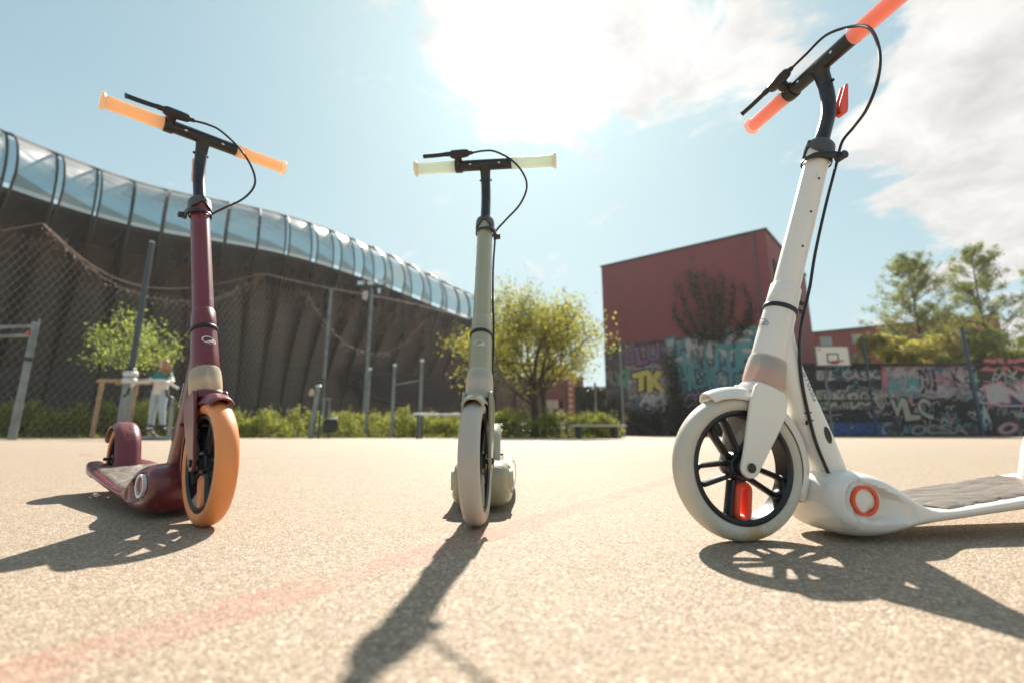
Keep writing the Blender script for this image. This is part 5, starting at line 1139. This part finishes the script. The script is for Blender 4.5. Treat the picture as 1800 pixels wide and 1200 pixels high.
# dark greenish wall between the block and the far gap
gp0 = ground_at(1016, 36); k = MB(); k.box((gp0.x+1.6, 36.6, 1.9), (3.4, .4, 3.8)); o = k.build('garden_wall', mat('dark_greenish_wall', (.03, .035, .03), .9, var=.3)); tag(o, 'low dark greenish wall left of the red block, behind the slender post', 'wall')
k = MB(); rnd = random.Random(77)
for _ in range(5200): leaf(k, Vector((gp0.x+.1+rnd.random()*3.4, 36.3-abs(rnd.gauss(0, .35)), rnd.random()**.8*3.6+.1)), rnd.uniform(.15, .3), rnd)
tag(k.build('ivy', LV_D, smooth=0), 'dark ivy covering the low wall left of the red block', 'ivy', kind='stuff')

# ------------------------------------------------------------------ second red building and court wall
Y2 = 46.0; r2 = ground_at(1520, Y2); rb2 = empty('red_house', r2, 0, 'long low brick-red building with pale windows behind the basketball hoop', 'building')
def x2(px): return ground_at(px, Y2).x-r2.x
zL, zR = at(1430, 588, Y2).z, at(1600, 570, Y2).z
k = MB(); k.add([(x2(1428), 0, 0), (x2(1800), 0, 0), (x2(1800), 0, zR+1.0), (x2(1428), 0, zL), (x2(1428), 6, 0), (x2(1800), 6, 0), (x2(1800), 6, zR+1.0), (x2(1428), 6, zL)], [(0, 1, 2, 3), (5, 4, 7, 6), (4, 0, 3, 7), (1, 5, 6, 2), (3, 2, 6, 7), (0, 4, 5, 1)]); k.build('walls', mat('brick_red_render', (.26, .05, .045), .7, var=.1, vscale=.5), rb2, smooth=0)
k = MB(); k.bar((x2(1426), -.05, zL+.03), (x2(1800), -.05, zR+1.03), .2); k.build('gutter', DKPOLE, rb2, smooth=0)
WIN = mat('pale_window_glass', (.30, .36, .36), .15); WFR = mat('grey_window_frame', (.30, .28, .27), .5)
for px_, py_ in ((1451, 600), (1507, 596), (1565, 590), (1510, 630), (1455, 632)):
    c = at(px_, py_, Y2); cx = c.x-r2.x; k = MB(); k.box((cx, -.04, c.z), (1.25, .08, .95)); f_ = k.build('window', WFR, rb2, smooth=0)
    for sx_ in (-.29, .29): k = MB(); k.box((cx+sx_, -.085, c.z), (.5, .03, .78)); k.build('pane', WIN, f_, smooth=0)
YW = 27.0; xw0, xw1 = ground_at(1330, YW).x, ground_at(2050, YW).x; HWt = at(1500, 643, YW).z; HW2 = at(1760, 631, YW).z
cw = empty('court_wall', (xw0, YW, 0), label='long dark retaining wall with bands of graffiti behind the basketball hoop', cat='wall')
WM = Matrix.Translation((xw0, YW, 0)) @ Matrix(((1, 0, 0, 0), (0, 0, -1, 0), (0, 1, 0, 0), (0, 0, 0, 1)))
DKW = mottled('black_weathered_concrete', (.012, .013, .016), (.050, .046, .048), (.020, .022, .027), 2.4)
xm = ground_at(1546, YW).x; xn = ground_at(1716, YW).x
for i in range(int((xw1-xw0)/1.25)+1):
    x0 = i*1.25; top_ = (HWt if xw0+x0 < xn else HW2)+random.uniform(-.03, .03)
    k = MB(); k.box((x0+.62, .16, top_/2), (1.23, .3, top_)); k.build('panel', DKW, cw, smooth=0)
ledges = [(.80, .95), (1.98, 2.1), (2.95, 3.05)]
for z0, z1 in ledges: k = MB(); k.box(((xm-xw0)/2, -.02, (z0+z1)/2), (xm-xw0, .10, z1-z0)); k.build('ledge', DKW, cw, smooth=0)
k = MB(); k.box(((xw1-xw0)/2, -.04, HWt+.06), (xw1-xw0, .5, .12)); k.build('coping', DKW, cw, smooth=0)
cww = cw
WL_ = WM.inverted()
def wpart(f, *a, **k2):
    # painted pieces are children of the wall; shift to its frame
    n0 = set(bpy.data.objects.keys()); f(None, *a, **k2)
    for nm in set(bpy.data.objects.keys())-n0: o = bpy.data.objects[nm]; o.parent = cw; o.matrix_parent_inverse = Matrix.Translation((-xw0, -YW, 0))
WF = WM
GB = mottled('blue_paint_field', (.02, .04, .12), (.05, .18, .32), (.10, .16, .22), 1.6); GC = mottled('cream_paint_field', (.34, .31, .25), (.46, .42, .33), (.10, .10, .10), 1.0); GL = mottled('lilac_paint_field', (.33, .26, .29), (.42, .36, .38), (.20, .14, .17), .8); GW = mottled('white_scribble_field', (.03, .035, .05), (.42, .42, .44), (.10, .12, .16), 2.2); GG = mottled('olive_scribble_field', (.02, .022, .02), (.18, .17, .12), (.06, .06, .05), 2.6)
wpart(patch, WF, [(1432, 650), (1546, 648), (1548, 668), (1434, 669)], GW, off=.012)
wpart(glyph, WF, 'BZ-CASK', (1434, 651), (1544, 667), PT['white'], PT['black'])
wpart(patch, WF, [(1434, 685), (1552, 683), (1554, 718), (1436, 720)], GC, off=.012)
wpart(glyph, WF, 'UM', (1448, 688), (1486, 716), PT['cream'], PT['black'])
wpart(glyph, WF, 'BOR', (1490, 688), (1550, 717), PT['cream'], PT['black'])
wpart(patch, WF, [(1440, 742), (1560, 742), (1562, 764), (1440, 764)], GB, off=.012)
wpart(glyph, WF, 'SUBE', (1462, 743), (1550, 762), PT['blue'], PT['navy'])
wpart(patch, WF, [(1548, 644), (1714, 638), (1716, 690), (1640, 700), (1550, 697)], GL, off=.012)
wpart(glyph, WF, 'HRUI', (1556, 664), (1615, 692), PT['turq'], PT['teal'])
wpart(glyph, WF, 'DOJ', (1612, 648), (1648, 690), PT['black'], PT['lilac'])
wpart(glyph, WF, 'K', (1670, 646), (1692, 676), PT['black'], PT['lilac'])
wpart(glyph, WF, '8', (1548, 650), (1560, 680), PT['pink'], PT['red'])
wpart(patch, WF, [(1693, 668), (1716, 642), (1722, 690)], PT['black'], off=.016)
wpart(patch, WF, [(1697, 668), (1716, 648), (1719, 684)], PT['green'], off=.022)
wpart(glyph, WF, 'VLC', (1562, 700), (1640, 734), PT['cream'], PT['black'])
wpart(patch, WF, [(1560, 744), (1722, 744), (1724, 764), (1560, 764)], GG, off=.012)
wpart(glyph, WF, 'OCSA', (1600, 745), (1700, 763), PT['grey'], PT['black'])
wpart(glyph, WF, 'ZVCE', (1722, 632), (1840, 653), PT['pink'], PT['red'])
wpart(patch, WF, [(1716, 684), (1745, 672), (1840, 672), (1870, 690), (1845, 714), (1760, 714), (1722, 708)], PT['white'], off=.014)
wpart(patch, WF, [(1721, 687), (1748, 675), (1838, 675), (1864, 690), (1842, 711), (1762, 711), (1726, 705)], PT['navy'], off=.020)
wpart(glyph, WF, 'IND', (1730, 677), (1830, 708), PT['white'], PT['pink'])
wpart(glyph, WF, 'A', (1722, 712), (1740, 740), PT['white'], PT['turq'])
wpart(glyph, WF, 'O', (1752, 743), (1790, 763), PT['lilac'], PT['red'])
def scribble(M_, px_, py_, wpx, hpx, m_, th_, seed):
    rj = random.Random(seed); pts = []; n_ = rj.randint(5, 9)
    for i in range(n_): pts.append((px_-wpx/2+wpx*i/(n_-1)+rj.uniform(-.3, .3)*wpx/n_*2, py_+rj.choice((-1, 1))*hpx/2*rj.uniform(.4, 1), 0))
    P = [uvw(M_, q.x, q.y) for q in bez(pts, 6)]; lay[0] += 1; z_ = .030+.0007*(lay[0] % 17); k = MB(); rows = []
    for i, p_ in enumerate(P):
        a = P[max(0, i-1)]; b = P[min(len(P)-1, i+1)]; d = Vector((b[0]-a[0], b[1]-a[1])).normalized() if (b[0]-a[0])**2+(b[1]-a[1])**2 > 1e-9 else Vector((1, 0)); rows.append([(p_[0]-d.y*th_, p_[1]+d.x*th_, z_), (p_[0]+d.y*th_, p_[1]-d.x*th_, z_)])
    k.grid(rows, M_); return k
rsc = random.Random(88); cols_ = ['white', 'cream', 'lilac', 'turq', 'grey', 'pink', 'teal', 'white', 'blue', 'cream', 'black', 'grey', 'lilac']
for i in range(140):
    m_ = PT[rsc.choice(cols_)]; o = scribble(WF, rsc.uniform(1436, 1850), rsc.uniform(648, 760), rsc.uniform(12, 40), rsc.uniform(6, 18), m_, rsc.uniform(.018, .05), i).build('spray_tag', m_, cw, smooth=0, M=Matrix.Translation((-xw0, -YW, 0)))
for i in range(60):
    m_ = PT[rsc.choice(cols_)]; scribble(FB, rsc.uniform(1098, 1325), rsc.uniform(600, 745), rsc.uniform(10, 34), rsc.uniform(6, 20), m_, rsc.uniform(.02, .06), 100+i).build('spray_tag', m_, gw, smooth=0, M=None)
pz = B2-dB*.7; k = MB(); k.tube([tuple(pz+nB*.09+Vector((0, 0, z_))) for z_ in (6.7, 12.9)], .05, 8); k.build('downpipe', DKPOLE, blk_)
# hoop
YH = 23.5; hb_ = ground_at(1487, YH); hp = empty('basketball_hoop', hb_, 0, 'basketball hoop with a pale backboard and red ring on a grey pole', 'basketball hoop')
def hxx(px): return ground_at(px, YH).x-hb_.x
zb0, zb1 = at(1463, 643, YH).z, at(1463, 608, YH).z; cx = (at(1433, 625, YH).x+at(1493, 625, YH).x)/2-hb_.x; bw_ = at(1493, 625, YH).x-at(1433, 625, YH).x
BB = mat('cream_backboard', (.74, .69, .60), .5, var=.05)
k = MB(); k.box((cx, 0, (zb0+zb1)/2), (bw_-.06, .04, zb1-zb0-.06)); bo = k.build('backboard', BB, hp, smooth=0)
k = MB()
def frame_box(k, cx, cz, w_, h_, th_, y_, d_):
    for sx_ in (-1, 1): k.box((cx+sx_*(w_-th_)/2, y_, cz), (th_, d_, h_))
    for sz_ in (-1, 1): k.box((cx, y_, cz+sz_*(h_-th_)/2), (w_-2*th_, d_, th_))
frame_box(k, cx, (zb0+zb1)/2, bw_+.02, zb1-zb0+.02, .06, 0, .07); k.build('board_frame', mat('grey_board_frame', (.16, .16, .16), .5), bo, smooth=0)
k = MB(); frame_box(k, cx, zb0+.42, .62, .48, .06, -.024, .006); k.build('target_square', PT['black'], bo, smooth=0)
k = MB(); k.tube([(cx+.225*math.cos(a), -.4+.225*math.sin(a), zb0+.2) for a in [2*PI*i/24 for i in range(24)]], .018, 6, closed=True); k.box((cx, -.1, zb0+.18), (.3, .18, .12)); k.build('ring', mat('red_ring_paint', (.42, .03, .03), .5), hp)
k = MB(); k.tube([(cx*.2, .9, 0), (cx*.2, .9, zb0-.2), (cx*.6, .5, zb0+.2), (cx, .05, zb0+.45)], .06, 10); k.build('pole', GALV, hp)
k = MB(); k.tube([(cx, .9-.2, zb0-.4), (cx, .05, zb0+.15)], .035, 8); k.build('strut', GALV, hp)
k = MB(); k.box((cx-bw_*.38, -.024, zb1-.18), (.14, .006, .08)); k.build('sticker', PT['pink'], bo, smooth=0)
BLUEP = mat('petrol_blue_post', (.015, .055, .10), .5)
pole('blue_post', ground_at(1542, 26.4), at(1535, 592, 26.4).z, .07, BLUEP, 'petrol blue post on the graffiti wall, nearer the hoop', 'post', None, 'petrol blue net posts along the graffiti wall')
pole('blue_post', ground_at(1728, 25.8), at(1702, 575, 25.8).z, .095, BLUEP, 'petrol blue post on the graffiti wall, below the larger leafy tree', 'post', None, 'petrol blue net posts along the graffiti wall')
# trees beyond the wall
def feather_tree(base, H, rad, label, seed, n_leaf, zlow=2.0, lm=LV_B):
    rnd = random.Random(seed); root = empty('birch_tree', base, 0, label, 'tree'); tk = MB(); lb = MB(); cr = MB()
    tk.tube([(0, 0, -.05), (.05, .0, H*.3), (-.06, .05, H*.65), (.02, 0, H*.97)], [.17, .13, .07, .015], 8); tips = []
    for i in range(120):
        t = (i+.5)/120; z0 = zlow+(H*.97-zlow)*t; L_ = rad*(1-t)**.5*rnd.uniform(.5, 1.1)*min(1, .55+t*2)+.25; a = rnd.random()*6.28; el = rnd.uniform(.25, .95)
        d = Vector((math.cos(a)*math.cos(el), math.sin(a)*math.cos(el), math.sin(el))); p0_ = Vector((0, 0, z0)); p1_ = p0_+d*L_*.6; p2_ = p0_+Vector((d.x*L_, d.y*L_, d.z*L_*1.05))
        lb.tube([tuple(p0_), tuple(p1_), tuple(p2_)], [.035*(1-t)+.01, .02, .006], 4, caps=False)
        for q in range(7):
            u_ = rnd.uniform(.3, 1); c = p0_.lerp(p2_, u_); e_ = c+Vector((rnd.gauss(0, .34), rnd.gauss(0, .34), rnd.gauss(.30, .25)))*(.6+.4*(1-t)); lb.tube([tuple(c), tuple(e_)], [.008, .004], 3, caps=False); tips.append((c, e_))
    for _ in range(n_leaf):
        c, e_ = rnd.choice(tips); leaf(cr, c.lerp(e_, rnd.uniform(.1, 1.1))+Vector((rnd.gauss(0, .10), rnd.gauss(0, .10), rnd.gauss(0, .10))), rnd.uniform(.07, .15), rnd)
    tk.build('trunk', BARK, root); lb.build('limbs', BARK, root); cr.build('crown', lm, root, smooth=0)
feather_tree(ground_at(1650, 33), at(1643, 450, 33).z, 4.9, 'tall feathery tree over the graffiti wall, left of two', 41, 30000)
feather_tree(ground_at(1772, 34), at(1762, 436, 34).z, 5.0, 'tall feathery tree over the graffiti wall by the right edge', 42, 30000)
feather_tree(ground_at(1900, 36), at(1880, 455, 36).z, 3.6, 'feathery tree mostly beyond the right edge of the picture', 43, 14000)
tree('dark_tree', ground_at(1408, 40), at(1412, 578, 40).z, 2.8, 'small dark bluish tree half hidden by the white scooter column', leafmat('blue_dark_leaf', (.010, .03, .035), (.03, .07, .07), .2), BARK, .3, .14, 7000, .2, 44, 3, .4, nb=9, spread=.45)
def topgreen(x0p, x1p, ptop, label, n, seed, lm, Y=28.4):
    rnd = random.Random(seed); k = MB(); a = ground_at(x0p, Y).x; b = ground_at(x1p, Y).x; z0 = HWt-.4; z1 = at((x0p+x1p)/2, ptop, Y).z; cl_ = [(rnd.uniform(a, b), rnd.uniform(Y, Y+1.6), rnd.uniform(z0, z1-.2), rnd.uniform(.3, .7)) for _ in range(int((b-a)*7))]
    for _ in range(n):
        cx, cy, cz, cr_ = rnd.choice(cl_); v = Vector((rnd.gauss(0, 1), rnd.gauss(0, 1), rnd.gauss(0, 1))).normalized()*cr_*rnd.uniform(.6, 1); leaf(k, Vector((cx, cy, cz))+v, rnd.uniform(.10, .2), rnd)
    k.build('foliage', lm, empty('climbing_shrub', (0, 0, 0), 0, label, 'shrub'), smooth=0)
topgreen(1548, 1625, 588, 'yellowish shrub on top of the graffiti wall between the hoop and the feathery trees', 6500, 51, leafmat('golden_green_leaf', (.18, .165, .05), (.42, .38, .13), .5)); topgreen(1625, 1712, 584, 'golden green climber on the graffiti wall under the left feathery tree', 9000, 52, bpy.data.materials['golden_green_leaf']); topgreen(1712, 1900, 572, 'broad green shrub on the graffiti wall at the right edge', 15000, 53, LV_B)
tree('wispy_sapling', ground_at(1535, 31), at(1530, 535, 31).z, 1.2, 'thin wispy sapling behind the blue post near the hoop', LV_B, BARK, .45, .04, 700, .12, 54, 3, .9, nb=4, spread=.2)

k = MB(); rnd = random.Random(5)
for _ in range(1500):
    c = Vector((rnd.uniform(-22, 16), 16.7-abs(rnd.gauss(0, .8)), .012)); a = rnd.random()*6.28; q = rnd.uniform(.02, .05); d = Vector((math.cos(a), math.sin(a), rnd.uniform(-.1, .3)))*q; e = Vector((-math.sin(a), math.cos(a), .1))*q*.5
    o_ = len(k.v); k.v += [tuple(c), tuple(c+d*.5+e), tuple(c+d), tuple(c+d*.5-e)]; k.f.append((o_, o_+1, o_+2, o_+3))
for _ in range(900):
    c = Vector((rnd.uniform(-22, 3), 16.72-abs(rnd.gauss(0, .15)), 0))
    for j in range(6): leaf(k, c+Vector((rnd.gauss(0, .05), rnd.gauss(0, .04), abs(rnd.gauss(0, .06)))), rnd.uniform(.03, .08), rnd)
tag(k.build('leaf_litter', LV_H, smooth=0), 'fallen leaves and weeds along the far edge of the court', 'leaf litter', kind='stuff')

# ------------------------------------------------------------------ scattering volume added to lift the distant blacks, standing in for lens flare
hm = bpy.data.materials.new('flare_veil_volume'); hm.use_nodes = True; hn = hm.node_tree.nodes; hn.remove(hn['Principled BSDF']); pv = hn.new('ShaderNodeVolumePrincipled')
pv.inputs['Color'].default_value = (.95, .92, .88, 1); pv.inputs['Density'].default_value = .0006; pv.inputs['Anisotropy'].default_value = .4; hm.node_tree.links.new(pv.outputs[0], hn['Material Output'].inputs['Volume'])
k = MB(); k.box((5, 40, 8), (150, 130, 19)); tag(k.build('flare_veil', hm, smooth=0), kind='stuff')
